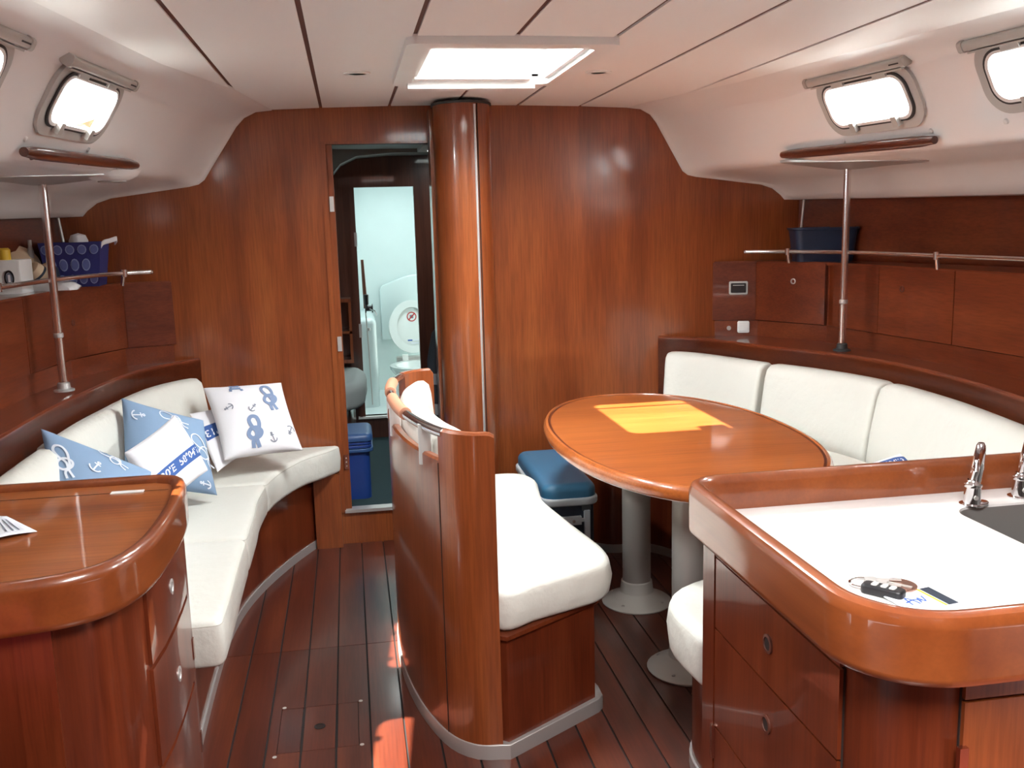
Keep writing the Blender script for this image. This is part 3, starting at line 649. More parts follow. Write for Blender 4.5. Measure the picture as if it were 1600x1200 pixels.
# ------------------------------------------------------------------ side joinery: ledges, lockers, poles, rails
def joinery(side):
    s = side; nm = 'left' if s < 0 else 'right'
    if s < 0:
        led = [(-1.10, 4.215), (-1.265, 3.99), (-1.331, 3.78), (-1.372, 3.495), (-1.40, 3.25), (-1.412, 2.98), (-1.415, 2.7), (-1.41, 2.28)]
        face = [(-1.19, 4.212), (-1.375, 4.17), (-1.51, 3.87), (-1.555, 3.5), (-1.575, 3.2), (-1.60, 2.8), (-1.62, 2.2), (-1.62, -0.5)]
    else:
        led = [(0.93, 4.215), (1.095, 4.07), (1.248, 3.734), (1.389, 3.46), (1.475, 3.16), (1.485, 2.77), (1.44, 2.4), (1.38, 2.1)]
        face = [(1.19, 4.212), (1.372, 4.15), (1.55, 3.84), (1.60, 3.5), (1.655, 3.1), (1.69, 2.7), (1.72, 2.2), (1.74, -0.5)]
    led = cr(led, 6); fc = face
    # ledge
    T = thing('settee_ledge', 'curved mahogany ledge behind the %s settee back cushions' % nm, 'ledge', (s * 1.45, 3.2, 0.0), 'settee ledges')
    poly = [tuple(p[:2]) for p in led] + [(s * 1.9, led[-1][1]), (s * 1.9, 3.3), (s * 1.62, 4.1), (s * 1.5, 4.215)]
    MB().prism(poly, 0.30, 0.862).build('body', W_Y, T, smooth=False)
    tk = 0.03 * (-1 if s > 0 else 1)
    MB().sheet(led, 0.60, 0.874, 0.028 * (1 if s > 0 else -1), round_top=0.006).build('front_board', W_Y, T)
    # locker
    T = thing('side_locker', 'mahogany side locker with flush doors under the %s shelf' % nm, 'locker', (s * 1.6, 3.3, 0.86), 'side lockers')
    bk = [(s * 2.05, -0.5), (s * 2.05, 1.8), (s * 1.98, 2.6), (s * 1.88, 3.2), (s * 1.75, 3.7), (s * 1.6, 4.15)]
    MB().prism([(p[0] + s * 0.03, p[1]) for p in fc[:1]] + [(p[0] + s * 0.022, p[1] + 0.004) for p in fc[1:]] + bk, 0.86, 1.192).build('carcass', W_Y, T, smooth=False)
    MB().prism([(p[0] + s * 0.006, p[1]) for p in fc] + bk, 1.192, 1.206).build('shelf', W_Y, T, smooth=False)
    fp = resample(fc[:2], 3); t = 0.02 * (1 if s > 0 else -1)
    fr_all = [Vector((*p, 0)) for p in fc]
    doors = [(fc[:2], W_X)] 
    def seg(i, j): return cr(fc[i:j + 1], 6)
    dl = [[Vector(fc[0]), Vector(fc[1])], seg(1, 2), seg(2, 3)[1:], seg(3, 4), seg(4, 6), seg(6, 7)]
    if s < 0: dl = [[Vector(fc[0]), Vector(fc[1])], seg(1, 3), seg(3, 5), seg(5, 6), seg(6, 7)]
    dl[1] = [Vector((p[0], p[1])) for p in dl[1]]
    knobs = {1: 0.62, 3: 0.4} if s > 0 else {1: 0.45}
    for i, d in enumerate(dl):
        d = resample([Vector((p[0], p[1], 0)) for p in d], 10)
        d[0] = d[0].lerp(d[1], 0.03); d[-1] = d[-1].lerp(d[-2], 0.03)
        panel = MB().sheet(d, 0.938, 1.200, t).build('door' if i else 'end_panel', W_Y if i else W_X, T, smooth=False)
        if i in knobs:
            k = d[int(9 * knobs[i])]; dd = (d[5] - d[4]).normalized(); nn = Vector((-dd.y, dd.x, 0)) * (-1 if s > 0 else 1)
            MM = Matrix.Translation(Vector((k.x, k.y, 1.12 if s > 0 else 1.075))) @ nn.to_track_quat('Z', 'Y').to_matrix().to_4x4()
            MB().lathe([(0.013, -0.002), (0.013, 0.002), (0.009, 0.003), (0.007, -0.001), (0.001, -0.001)], (0, 0, 0), 14, M=MM).build('finger_latch', BRUSHED if (s > 0 and i == 1) else SEAM, panel)
    MB().sheet([Vector((p[0] + s * 0.012, p[1])) for p in fc], 0.86, 0.934, t).build('plinth_board', W_Y, T, smooth=False)
    if s > 0:
        a, b = Vector((*fc[0], 0)), Vector((*fc[1], 0)); dd = (b - a).normalized(); nn = Vector((dd.y, -dd.x, 0)); 
        if nn.y > 0: nn = -nn
        def onp(u, z): return Matrix.Translation(Vector((a + dd * u)) + Vector((0, 0, z))) @ Matrix(((dd.x, 0, nn.x, 0), (dd.y, 0, nn.y, 0), (0, 1, 0, 0), (0, 0, 0, 1)))
        S = thing('power_socket', 'dark switch panel with grey surround on the right locker end', 'switch', tuple((a + dd * 0.115) + Vector((0, 0, 1.08))))
        MB().prism(rrect(-0.042, 0.042, -0.030, 0.030, 0.006, 3), 0.0, 0.006, rt=0.002, M=onp(0.115, 1.085)).build('surround', GREYFRAME, S)
        MB().prism(rrect(-0.034, 0.034, -0.022, 0.022, 0.004, 3), 0.006, 0.009, M=onp(0.115, 1.085)).build('insert', BLACK, S, smooth=False)
        MB().box(-0.025, 0.025, 0.011, 0.014, 0.009, 0.010, M=onp(0.115, 1.085)).build('label_line', GREYFRAME, S, smooth=False)
        S = thing('light_switch', 'small white square switch below the right locker end', 'switch', tuple((a + dd * 0.125) + Vector((0, 0, 0.88))))
        MB().prism(rrect(-0.027, 0.027, -0.027, 0.027, 0.007, 3), -0.012, 0.004, rt=0.002, M=onp(0.14, 0.905)).build('plate', WHITEP, S)
        MB().prism(rrect(-0.020, 0.020, -0.020, 0.020, 0.004, 3), 0.004, 0.007, rt=0.002, M=onp(0.14, 0.905)).build('rocker', WHITEP, S)
        q = MB().lathe([(0.010, -0.012), (0.010, 0.003), (0.005, 0.003), (0.004, 0.0), (0.0005, 0.0)], (0, 0, 0), 14, M=onp(0.075, 0.900)).build('aerial_outlet', BRUSHED); tag(q, 'tiny round metal outlet left of the white switch', 'outlet')
    # pole
    px, py = s * 1.452, 3.50
    T = thing('support_pole', 'polished steel pole from the %s ledge up to the side deck' % nm, 'pole', (px, py, 0.874), 'polished steel poles')
    MB().tube([(px, py, 0.87), (px, py, secpt(s, 7, 3.5).z + 0.004)], 0.0135, 16).build('tube', STEEL, T)
    MB().lathe([(0.034, 0.0), (0.034, 0.006), (0.022, 0.010), (0.020, 0.028), (0.014, 0.032)], (px, py, 0.874), 20).build('foot', RUBBER if s > 0 else BRUSHED, T)
    MB().lathe([(0.0140, 0.0), (0.0165, 0.003), (0.0165, 0.014), (0.0140, 0.017)], (px, py, 1.06), 16).build('collar', BRUSHED, T)
    zt = secpt(s, 7, 3.5).z
    lens = []
    plo = [(px - s * 0.30, py - 0.05), (px - s * 0.17, py - 0.22), (px - s * 0.06, py - 0.36), (px + s * 0.07, py - 0.42), (px + s * 0.045, py - 0.2), (px + s * 0.02, py + 0.03), (px - s * 0.1, py + 0.04)]
    q = cr(plo, 5, True)
    MB().rings([[Vector((p[0], p[1], zdeck(s, p[0], p[1]) - 0.004)) for p in q], [Vector((p[0], p[1], zdeck(s, p[0], p[1]) + 0.004)) for p in q]]).build('top_plate', BRUSHED, T)
    # shelf rail
    if s < 0: rp = [(-1.235, 4.05), (-1.345, 3.98), (-1.445, 3.80), (-1.515, 3.5), (-1.555, 3.1), (-1.58, 2.6), (-1.6, 1.8)]
    else: rp = [(1.29, 4.08), (1.40, 3.97), (1.545, 3.72), (1.60, 3.4), (1.645, 3.05), (1.685, 2.6), (1.70, 1.8)]
    T = thing('shelf_rail', 'thin polished steel fiddle rail along the %s shelf' % nm, 'rail', (rp[2][0], rp[2][1], 1.206), 'shelf fiddle rails')
    rail = [Vector((x, y, 1.252)) for x, y in cr(rp, 6)]
    MB().tube(rail, 0.0085, 12).build('rail', STEEL, T)
    MB().lathe([(0.001, -0.01), (0.009, -0.006), (0.0095, 0.004), (0.001, 0.008)], tuple(rail[0]), 12).build('end_cap', STEEL, T)
    for k in ((7, 22) if s > 0 else (5, 22)):
        p = rail[k]; xo = s * 0.03
        b = MB(); b.tube([(p.x, p.y, p.z), (p.x + s * 0.012, p.y + 0.01, 1.204)], 0.008, 10); b.lathe([(0.013, -0.014), (0.013, 0.014), (0.0086, 0.015)], (p.x, p.y, p.z), 12, M=None)
        b.build('bracket', STEEL, T)
    # thin tie rod by the bulkhead
    tr = MB().tube([(s * 1.585, 4.17, 1.206), (s * 1.60, 4.15, 1.50)] if s > 0 else [(-1.575, 4.195, 1.206), (-1.605, 4.19, 1.50)], 0.006, 8).build('tie_rod', BRUSHED, origin=(s * 1.58, 4.15, 1.206))
    tag(tr, 'thin steel rigging rod at the bulkhead end of the %s shelf' % nm, 'rod', 'rigging rods')
    return led, fc
ledL, faceL = joinery(-1)
ledR, faceR = joinery(1)

# ------------------------------------------------------------------ port settee
T = thing('built_in_settee', 'curved mahogany base of the left settee with steel toe strip', 'settee', (-1.1, 3.3, 0.0), 'settee bases')
base = cr([(-0.655, 4.215), (-0.75, 4.01), (-0.84, 3.77), (-0.902, 3.53), (-0.932, 3.28), (-0.938, 2.99), (-0.934, 2.63), (-0.925, 2.33)], 6)
MB().prism([tuple(p) for p in base] + [(-1.36, 2.33), (-1.33, 3.4), (-1.2, 4.0), (-1.08, 4.215)], 0.0, 0.335).build('body', W_B, T)
MB().sheet(base, 0.0, 0.036, 0.006).build('toe_strip', BRUSHED, T)
MB().box(-0.660, -0.545, 4.17, 4.218, 0.0, 0.335).build('end_panel', W_V, T, smooth=False)
FT = [(-0.53, 4.205), (-0.60, 4.10), (-0.695, 3.98), (-0.79, 3.72), (-0.818, 3.44), (-0.815, 3.24), (-0.815, 2.85), (-0.81, 2.45), (-0.815, 2.33)]
front = cr(FT, 8)
bkL = cr([(-1.02, 4.205), (-1.14, 3.98), (-1.215, 3.75), (-1.26, 3.5), (-1.29, 3.2), (-1.30, 2.9), (-1.30, 2.33)], 8)
def cut(path, y0, y1):
    P = resample(path, 200); return [p for p in P if y0 <= p[1] <= y1][::6]
def seat_poly(y0, y1, f0=None):
    a = cut(front, y0, y1); b = cut(bkL, y0, y1); return a, b
sg = [('A', 3.632, 4.21, 'nearest the doorway'), ('B', 2.985, 3.628, 'in the middle'), ('C', 2.33, 2.981, 'nearest the chart table')]
for k, y0, y1, wh in sg:
    a, b = seat_poly(y0, y1)
    # straight joints between the cushions
    poly = a + b[::-1]
    poly = [Vector(p) for p in poly]
    if k != 'A': poly.insert(0, Vector((poly[0].x, y1)))
    poly.insert(len(a) + (1 if k != 'A' else 0), Vector((a[-1][0], y0))); 
    end = (b[-1][0], y0); poly.insert(len(a) + (2 if k != 'A' else 1), Vector(end))
    if k != 'A': poly.append(Vector((b[0][0], y1)))
    T = thing('seat_cushion', 'cream leather seat cushion of the left settee, %s' % wh, 'cushion', (-1.05, (y0 + y1) / 2, 0.335), 'left settee seat cushions')
    # dense outline for smooth rounding
    dense = resample(poly + [poly[0]], 170)[:-1]
    for _ in range(3): dense = [(dense[i - 1] + dense[i] * 2 + dense[(i + 1) % len(dense)]) / 4 for i in range(len(dense))]
    MB().prism(dense, 0.337, 0.462, rt=0.022, rb=0.02, bulge=0.004, crown=0.006).build('pad', LEATHER, T, angle=60)
    if area2(dense) < 0: dense = dense[::-1]
    sm = [Vector((p[0], p[1], 0.449)) for p in inset(dense, 0.0035)]
    MB().tube(sm + [sm[0]], 0.0022, 6).build('piping', PIPING, T)

def backpad(path, thick, z0, z1, lean, label, group, inner, n=22, zb=None):
    """back cushion: front face to the given side of the path (inner = +1 left, -1 right of travel)"""
    P = resample(path, n); t = thick; h = z1 - z0; s_ = inner
    prof = [(0.0, z0 + 0.02), (0.0, z1 - 0.045), (0.012, z1 - 0.018), (0.04, z1 - 0.001), (t * 0.7, z1), (t * 0.92 + lean * 0.03, z1 - 0.014), (t + lean * 0.1, z1 - 0.045), (t + lean * 0.5 + 0.008, (z0 + z1) / 2), (t + lean, z0 + 0.035), (t + lean - 0.015, z0 + 0.008), (0.03, z0)]
    sec_ = [(s_ * (a + 0.004), z) for a, z in prof]
    if s_ < 0: sec_ = sec_
    c = P[len(P) // 2]
    T = thing('back_cushion', label, 'cushion', (c[0], c[1], z0), group)
    MB().loft(P, sec_, endr=0.022).build('pad', LEATHER, T, angle=60)
    return T, P
backpad(sub(ledL, 0.045, 0.66), 0.105, 0.465, 0.808, 0.045, 'long cream back cushion of the left settee, nearest the doorway', 'left settee back cushions', -1 if False else 1)
backpad(sub(ledL, 0.668, 0.985), 0.105, 0.465, 0.80, 0.045, 'cream back cushion of the left settee behind the chart table', 'left settee back cushions', 1)

# ------------------------------------------------------------------ scatter pillows
def pillow(label, corners, fabric, thick, group='scatter pillows on the left settee'):
    TL, TR, BR, BL = [Vector(c) for c in corners]
    def base(u, v):
        k = 0.055
        uu = u * (1 - k * (1 - v * v)); vv = v * (1 - k * (1 - u * u))
        a, b = (uu + 1) / 2, (vv + 1) / 2
        return (BL * (1 - a) + BR * a) * (1 - b) + (TL * (1 - a) + TR * a) * b
    nn = ((TR - BL).cross(TL - BR)).normalized()
    camv = Vector((-0.456, 0, 1.42)) - (TL + TR + BR + BL) / 4
    if nn.dot(camv) < 0: nn = -nn
    def P(u, v, side=1):
        h = max(0.0, (1 - u * u) * (1 - v * v)) ** 0.42
        wr = 0.05 * math.sin(7 * u + 3 * v) * math.cos(5 * v - 2 * u)
        return base(u, v) + nn * side * thick * h * (1 + wr * 0.6)
    c = (BL + BR) / 2
    T = thing('pillow', label, 'pillow', tuple(c), group)
    N = 20; us = [math.sin(math.pi / 2 * (-1 + 2 * i / N)) for i in range(N + 1)]
    m = MB()
    for sd in (1, -1):
        vs = [P(u, v, sd) for v in us for u in us]
        m.add(vs, [(j * (N + 1) + i, j * (N + 1) + i + 1, (j + 1) * (N + 1) + i + 1, (j + 1) * (N + 1) + i) for j in range(N) for i in range(N)])
    import bmesh
    ob = m.build('cover', fabric, T, angle=80)
    bm = bmesh.new(); bm.from_mesh(ob.data); bmesh.ops.remove_doubles(bm, verts=bm.verts, dist=1e-5); bmesh.ops.recalc_face_normals(bm, faces=bm.faces); bm.to_mesh(ob.data); bm.free(); ob.data.shade_smooth()
    def Q(u, v): return P(u, v, 1) + nn * 0.0025
    return T, Q, ob
def stroke(m, Q, pts, wd, asp=1.0):
    """ribbon along uv points on a pillow"""
    P = [Vector(p) for p in pts]; vs = []; n = len(P)
    for i in range(n):
        d = (P[min(i + 1, n - 1)] - P[max(i - 1, 0)]).normalized(); nn = Vector((-d.y, d.x)) * wd / 2
        vs += [Q(*(P[i] + nn)), Q(*(P[i] - nn))]
    m.add(vs, [(2 * i, 2 * i + 1, 2 * i + 3, 2 * i + 2) for i in range(n - 1)])
def xf(pts, c, s, rot):
    cs, sn = math.cos(rot), math.sin(rot); return [(c[0] + s * (x * cs - y * sn), c[1] + s * (x * sn + y * cs)) for x, y in pts]
def anchor(T, Q, c, s, rot, mt, wd=0.028):
    m = MB()
    stroke(m, Q, xf([(0, -1), (0, -0.3), (0, 0.6)], c, s, rot), wd)
    stroke(m, Q, xf([(-0.4, 0.35), (0, 0.35), (0.4, 0.35)], c, s, rot), wd)
    stroke(m, Q, xf([(0.75 * math.sin(a), -0.2 - 0.8 * math.cos(a)) for a in [math.radians(d) for d in range(-75, 76, 15)]], c, s, rot), wd)
    stroke(m, Q, xf([(0.17 * math.sin(a), 0.77 + 0.17 * math.cos(a)) for a in [math.radians(d) for d in range(0, 361, 45)]], c, s, rot), wd)
    m.build('printed_anchor', mt, T, smooth=False)
def knot(T, Q, c, s, rot, mt, wd):
    m = MB()
    a = cr([(-0.15, -1.15), (-0.12, -0.7), (0.35, -0.35), (0.45, 0.0), (0.1, 0.2), (-0.3, 0.05), (-0.45, -0.3), (-0.2, -0.55), (0.2, -0.4), (0.3, 0.1), (0.35, 0.6), (0.2, 1.0), (-0.15, 1.05), (-0.35, 0.75), (-0.2, 0.3), (0.1, -0.1), (0.1, -0.6), (0.25, -1.1)], 5)
    stroke(m, Q, xf([tuple(p) for p in a], c, s, rot), wd)
    m.build('printed_knot', mt, T, smooth=False)
def band(T, Q, v0, v1, mt):
    m = MB(); us = [-0.97 + 1.94 * i / 24 for i in range(25)]; vs = [v0 + (v1 - v0) * j / 3 for j in range(4)]
    m.add([Q(u, v) for v in vs for u in us], [(j * 25 + i, j * 25 + i + 1, (j + 1) * 25 + i + 1, (j + 1) * 25 + i) for j in range(3) for i in range(24)])
    return m.build('printed_band', mt, T)
def text_mesh(body, size, align='CENTER'):
    cu = bpy.data.curves.new('t', 'FONT'); cu.body = body; cu.size = size; cu.align_x = align; cu.align_y = 'CENTER'; cu.resolution_u = 3
    ob = bpy.data.objects.new('t', cu); col.objects.link(ob)
    dg = bpy.context.evaluated_depsgraph_get(); me = ob.evaluated_get(dg).to_mesh()
    vs = [(v.co.x, v.co.y) for v in me.vertices]; fs = [tuple(p.vertices) for p in me.polygons]
    ob.evaluated_get(dg).to_mesh_clear(); bpy.data.objects.remove(ob); bpy.data.curves.remove(cu); return vs, fs
def lettering(T, fn, body, size, mt, align='CENTER', bold=True):
    vs, fs = text_mesh(body, size, align); m = MB(); m.add([fn(x, y) for x, y in vs], fs)
    if bold: m.add([fn(x + size * 0.035, y) for x, y in vs], fs); m.add([fn(x + size * 0.018, y + size * 0.02) for x, y in vs], fs)
    return m.build('printed_lettering', mt, T, smooth=False)

T, Q, _ = pillow('white pillow printed with grey blue rope knots, propped against the bulkhead', [(-1.055, 3.94, 0.788), (-0.755, 4.00, 0.784), (-0.672, 3.78, 0.545), (-0.962, 3.69, 0.545)], WHITEF, 0.055)
knot(T, Q, (0.52, 0.42), 0.36, 0.1, KNOT, 0.085); knot(T, Q, (-0.12, -0.52), 0.36, -0.15, KNOT, 0.10)
for c, s_, r_ in (((-0.62, 0.22), 0.12, 1.9), ((0.0, 0.12), 0.12, -0.8), ((0.30, -0.72), 0.12, 0.2), ((0.82, -0.55), 0.13, 2.6)): anchor(T, Q, c, s_, r_, GREYPR, 0.024)
m = MB(); 
for q in ([(-0.42, 0.70), (-0.36, 0.95)], [(-0.12, 0.70), (-0.18, 0.95)], [(-0.40, 0.80), (-0.14, 0.80)], [(-0.36, 0.9), (-0.18, 0.9)]): stroke(m, Q, q, 0.075)
m.build('printed_knot', KNOT, T, smooth=False)
T, Q, _ = pillow('blue grey pillow with white anchors, standing behind the white lettered pillow', [(-1.255, 3.45, 0.847), (-1.0, 3.52, 0.738), (-0.955, 3.40, 0.490), (-1.235, 3.27, 0.575)], BLUEF, 0.055)
anchor(T, Q, (-0.70, 0.62), 0.15, -1.4, WHITEPR, 0.03); knot(T, Q, (0.15, 0.72), 0.32, 1.2, WHITEPR, 0.03); knot(T, Q, (0.80, 0.05), 0.40, 0.5, WHITEPR, 0.03); anchor(T, Q, (0.72, -0.82), 0.13, 1.5, WHITEPR, 0.03)
T, Q, _ = pillow('blue grey pillow with white knots, leaning at the far left of the settee', [(-1.372, 2.95, 0.852), (-1.085, 3.0, 0.688), (-1.04, 2.72, 0.53), (-1.31, 2.75, 0.62)], BLUEF, 0.05)
knot(T, Q, (-0.72, 0.25), 0.34, 0.2, WHITEPR, 0.05); anchor(T, Q, (-0.1, 0.35), 0.16, -0.5, WHITEPR, 0.03); knot(T, Q, (0.25, 0.78), 0.28, 0.9, WHITEPR, 0.03)
T, Q, _ = pillow('white pillow with a blue band reading map coordinates, nearest the chart table', [(-1.169, 3.05, 0.742), (-1.062, 3.32, 0.800), (-0.955, 3.24, 0.622), (-1.06, 2.93, 0.575)], WHITEF, 0.05)
band(T, Q, -0.52, -0.12, NAVYB)
lettering(T, lambda x, y: Q(0.98 + x, -0.325 + y), "20\u00b030'E  58\u00b004'13", 0.30, WHITEF, 'RIGHT')
T, Q, _ = pillow('white pillow with an upside down lettered blue band, half hidden behind others', [(-1.105, 3.87, 0.70), (-0.90, 4.05, 0.71), (-0.86, 3.97, 0.53), (-0.985, 3.655, 0.510)], WHITEF, 0.028)
band(T, Q, -0.05, 0.42, NAVYB)
lettering(T, lambda x, y: Q(-0.35 - x, 0.17 - y), "58\u00b004'13", 0.34, WHITEF)

# ------------------------------------------------------------------ starboard settee
T = thing('built_in_settee', 'curved mahogany base of the right dinette settee', 'settee', (1.0, 3.0, 0.0), 'settee bases')
inn = cr([(0.42, 4.0), (0.573, 3.83), (0.744, 3.80), (0.86, 3.62), (0.98, 3.3), (1.02, 2.95), (0.95, 2.62), (0.75, 2.45), (0.50, 2.36), (0.365, 2.22), (0.355, 1.98)], 7)
outp = [(1.30, 1.98), (1.38, 2.4), (1.42, 2.8), (1.40, 3.2), (1.30, 3.5), (1.18, 3.75), (1.0, 4.12), (0.90, 4.205), (0.42, 4.205)]
MB().prism([tuple(p) for p in inn] + outp, 0.0, 0.335).build('body', W_B, T)
MB().sheet(inn, 0.0, 0.036, -0.006).build('toe_strip', BRUSHED, T)
seat_in = cr([(0.55, 4.18), (0.60, 3.92), (0.74, 3.72), (0.82, 3.55), (0.92, 3.3), (0.95, 2.95), (0.88, 2.70), (0.72, 2.52), (0.52, 2.38), (0.35, 2.29), (0.285, 2.16), (0.295, 1.96)], 7)
T = thing('seat_cushion', 'cream leather seat cushion of the right settee, ending beside the galley', 'cushion', (0.9, 3.0, 0.335), 'right settee seat cushions')
so = [(1.25, 1.96), (1.30, 2.4), (1.34, 2.8), (1.32, 3.2), (1.20, 3.5), (1.06, 3.75), (0.93, 4.05), (0.80, 4.18)]
dn = resample([Vector((p[0], p[1])) for p in seat_in] + [Vector(p) for p in so] + [Vector((0.55, 4.18))], 130)[:-1]
MB().prism(dn, 0.337, 0.462, rt=0.024, rb=0.02, bulge=0.005, crown=0.006).build('pad', LEATHER, T, angle=60)
if area2(dn) < 0: dn = dn[::-1]
sm = [Vector((p[0], p[1], 0.447)) for p in inset(dn, 0.004)]; MB().tube(sm + [sm[0]], 0.0022, 6).build('piping', PIPING, T)
T = thing('seat_cushion', 'loose cream infill cushion lying on the right settee beside the table', 'cushion', (1.1, 2.9, 0.468))
loose = resample(cr([(0.80, 2.42), (1.22, 2.42), (1.265, 2.9), (1.17, 3.24), (1.02, 3.38), (0.90, 3.30), (0.95, 2.9)], 8, True), 60)
MB().prism(loose, 0.470, 0.575, rt=0.024, rb=0.02, crown=0.006).build('pad', LEATHER, T, angle=60)
for (a, b), wh in zip(((0.03, 0.283), (0.292, 0.555), (0.563, 0.97)), ('against the bulkhead', 'below the steel pole', 'nearest the galley')):
    backpad(sub(ledR, a, b), 0.115, 0.465, 0.815, 0.05, 'cream leather back cushion of the right settee, %s' % wh, 'right settee back cushions', -1)
T, Q, _ = pillow('white pillow with a blue band on the right settee behind the galley', [(1.12, 2.72, 0.625), (1.25, 2.74, 0.650), (1.22, 2.50, 0.60), (1.07, 2.48, 0.60)], WHITEF, 0.022, None)
band(T, Q, 0.1, 0.7, NAVYB); lettering(T, lambda x, y: Q(x, 0.4 + y), "58\u00b004'13", 0.4, WHITEF)

# ------------------------------------------------------------------ centre bench
T = thing('centre_bench', 'curved mahogany bench with high wrap-around back beside the table', 'bench', (-0.1, 2.9, 0.0))
cb = cr([(-0.118, 2.338), (-0.185, 2.352), (-0.247, 2.42), (-0.298, 2.56), (-0.333, 2.73), (-0.352, 2.905), (-0.356, 3.10), (-0.340, 3.27), (-0.302, 3.395), (-0.245, 3.455), (-0.180, 3.475)], 6)
P = resample(cb, 121)
def top(p, i):
    f = i / 120; return 0.89
i0 = min(i for i, p in enumerate(P) if p[1] > 2.425); i1 = max(i for i, p in enumerate(P) if p[1] < 3.40)
th = -0.026
MB().sheet(P[:i0 + 1], 0.03, [0.884, 0.890] + [0.892] * (i0 - 1), th, round_top=0.006).build('near_wing', W_V, T)
MB().sheet(P[i0:i1 + 1], 0.03, 0.812, th, round_top=0.006).build('back_panel', W_V, T)
MB().sheet(P[i1:], 0.03, [0.895] * (120 - i1) + [0.880], th, round_top=0.006).build('far_wing', W_V, T)
MB().sheet([P[i0], P[i0] + (P[i0 + 1] - P[i0]).normalized() * 0.003], 0.04, 0.80, 0.0012).build('panel_joint', GAP, T, smooth=False)
inner_b = [Vector((-0.100, 2.345)), Vector((0.185, 2.533)), Vector((0.20, 2.60))] + cr([(0.17, 2.75), (0.12, 3.0), (0.11, 3.2), (0.13, 3.38), (0.06, 3.46)], 5) + [Vector((-0.16, 3.46))]
bi = inset([(p[0], p[1]) for p in P[::4]][::1], 0.0)
poly = [Vector((p[0] + 0.02, p[1])) for p in P[::4]][::-1]
body = [Vector((p[0], p[1])) for p in inner_b] + [Vector((max(p[0] + 0.027, -0.9), min(p[1], 3.45))) for p in P[::-4] if 2.40 < p[1] < 3.46]
MB().prism(body, 0.03, 0.335).build('base', W_B, T)
MB().prism(inset(body if area2(body) > 0 else body[::-1], -0.012), 0.335, 0.346).build('seat_board', W_Y, T)
outer = [Vector((p[0], p[1])) for p in P[::3]][::-1] + [Vector((-0.10, 2.334)), Vector((0.19, 2.523))] + [Vector((0.207, 2.545)), Vector((0.208, 2.60))] + cr([(0.178, 2.75), (0.128, 3.0), (0.118, 3.2), (0.135, 3.385), (0.065, 3.468)], 5)
MB().prism(inset(outer if area2(outer) > 0 else outer[::-1], -0.004), 0.0, 0.042, rt=0.003).build('toe_strip', BRUSHED, T)
# grab rail with leather wraps
rl = [Vector((p[0] + 0.012, p[1], 0.880)) for p in P[i0 - 1:i1 + 2]]
MB().tube(rl, 0.0135, 14).build('grab_rail', STEEL, T)
n_ = len(rl)
for a, b in ((0.30, 0.56), (0.66, 0.86)): MB().tube(sub(rl, a, b, 16), 0.0185, 14).build('leather_wrap', TAN, T)
for f_ in (0.12, 0.50, 0.78):
    p = sub(rl, 0, f_, 10)[-1]
    MB().prism(rrect(p.x - 0.017, p.x + 0.017, p.y - 0.011, p.y + 0.011, 0.006, 2), 0.775, 0.885).build('clip', GREYFRAME if f_ < 0.2 else WHITEP, T)
T = thing('seat_cushion', 'thick cream leather seat cushion on the centre bench', 'cushion', (0.0, 2.9, 0.346))
sc_ = [(-0.107, 2.352), (0.0, 2.400), (0.12, 2.450), (0.195, 2.488), (0.238, 2.55), (0.245, 2.65), (0.222, 2.80), (0.195, 2.98), (0.172, 3.17), (0.185, 3.32), (0.195, 3.44), (0.15, 3.53), (0.04, 3.55), (-0.12, 3.50), (-0.20, 3.40), (-0.255, 3.2), (-0.262, 2.95), (-0.24, 2.7), (-0.19, 2.50)]
dn = resample(cr(sc_, 6, True), 110)
MB().prism(dn, 0.348, 0.462, rt=0.026, rb=0.024, bulge=0.006, crown=0.008).build('pad', LEATHER, T, angle=60)
if area2(dn) < 0: dn = dn[::-1]
sm = [Vector((p[0], p[1], 0.446)) for p in inset(dn, 0.0045)]; MB().tube(sm + [sm[0]], 0.0022, 6).build('piping', PIPING, T)
bkpath = [Vector((p[0] + 0.032, p[1])) for p in P if 2.48 < p[1] < 3.40 and p[0] < -0.2]
T_, _ = backpad(bkpath, 0.085, 0.468, 0.868, 0.02, 'cream leather back cushion curved inside the centre bench back', None, -1)

# ------------------------------------------------------------------ dining table
T = thing('dining_table', 'oval varnished mahogany dining table on two grey pedestals', 'table', (0.58, 3.0, 0.0))
def oval(a, b, n=72, e=2.15):
    out = []
    for k in range(n):
        t = 2 * math.pi * k / n; c, s_ = math.cos(t), math.sin(t)
        out.append((0.582 + a * math.copysign(abs(c) ** (2 / e), c), 3.0 + b * math.copysign(abs(s_) ** (2 / e), s_)))
    return out
MB().prism(oval(0.385, 0.70), 0.688, 0.7085).build('top', W_T, T, smooth=False)
MB().plate_hole(oval(0.392, 0.707), oval(0.384, 0.699), 0.685, 0.709).build('inlay_line', W_R, T, smooth=False)
rimo = oval(0.408, 0.723); rm = MB()
rings_ = []
for da, z in ((-0.020, 0.672), (-0.008, 0.668), (0.0, 0.676), (0.004, 0.690), (0.0, 0.704), (-0.006, 0.711), (-0.014, 0.712), (-0.0165, 0.708), (-0.0165, 0.68), (-0.020, 0.672)):
    rings_.append([Vector((x, y, z)) for x, y in oval(0.408 + da, 0.723 + da)])
rm.rings(rings_, caps=False).build('rim', W_T, T)
MB().prism(oval(0.395, 0.71), 0.664, 0.688).build('underside', LINER, T)
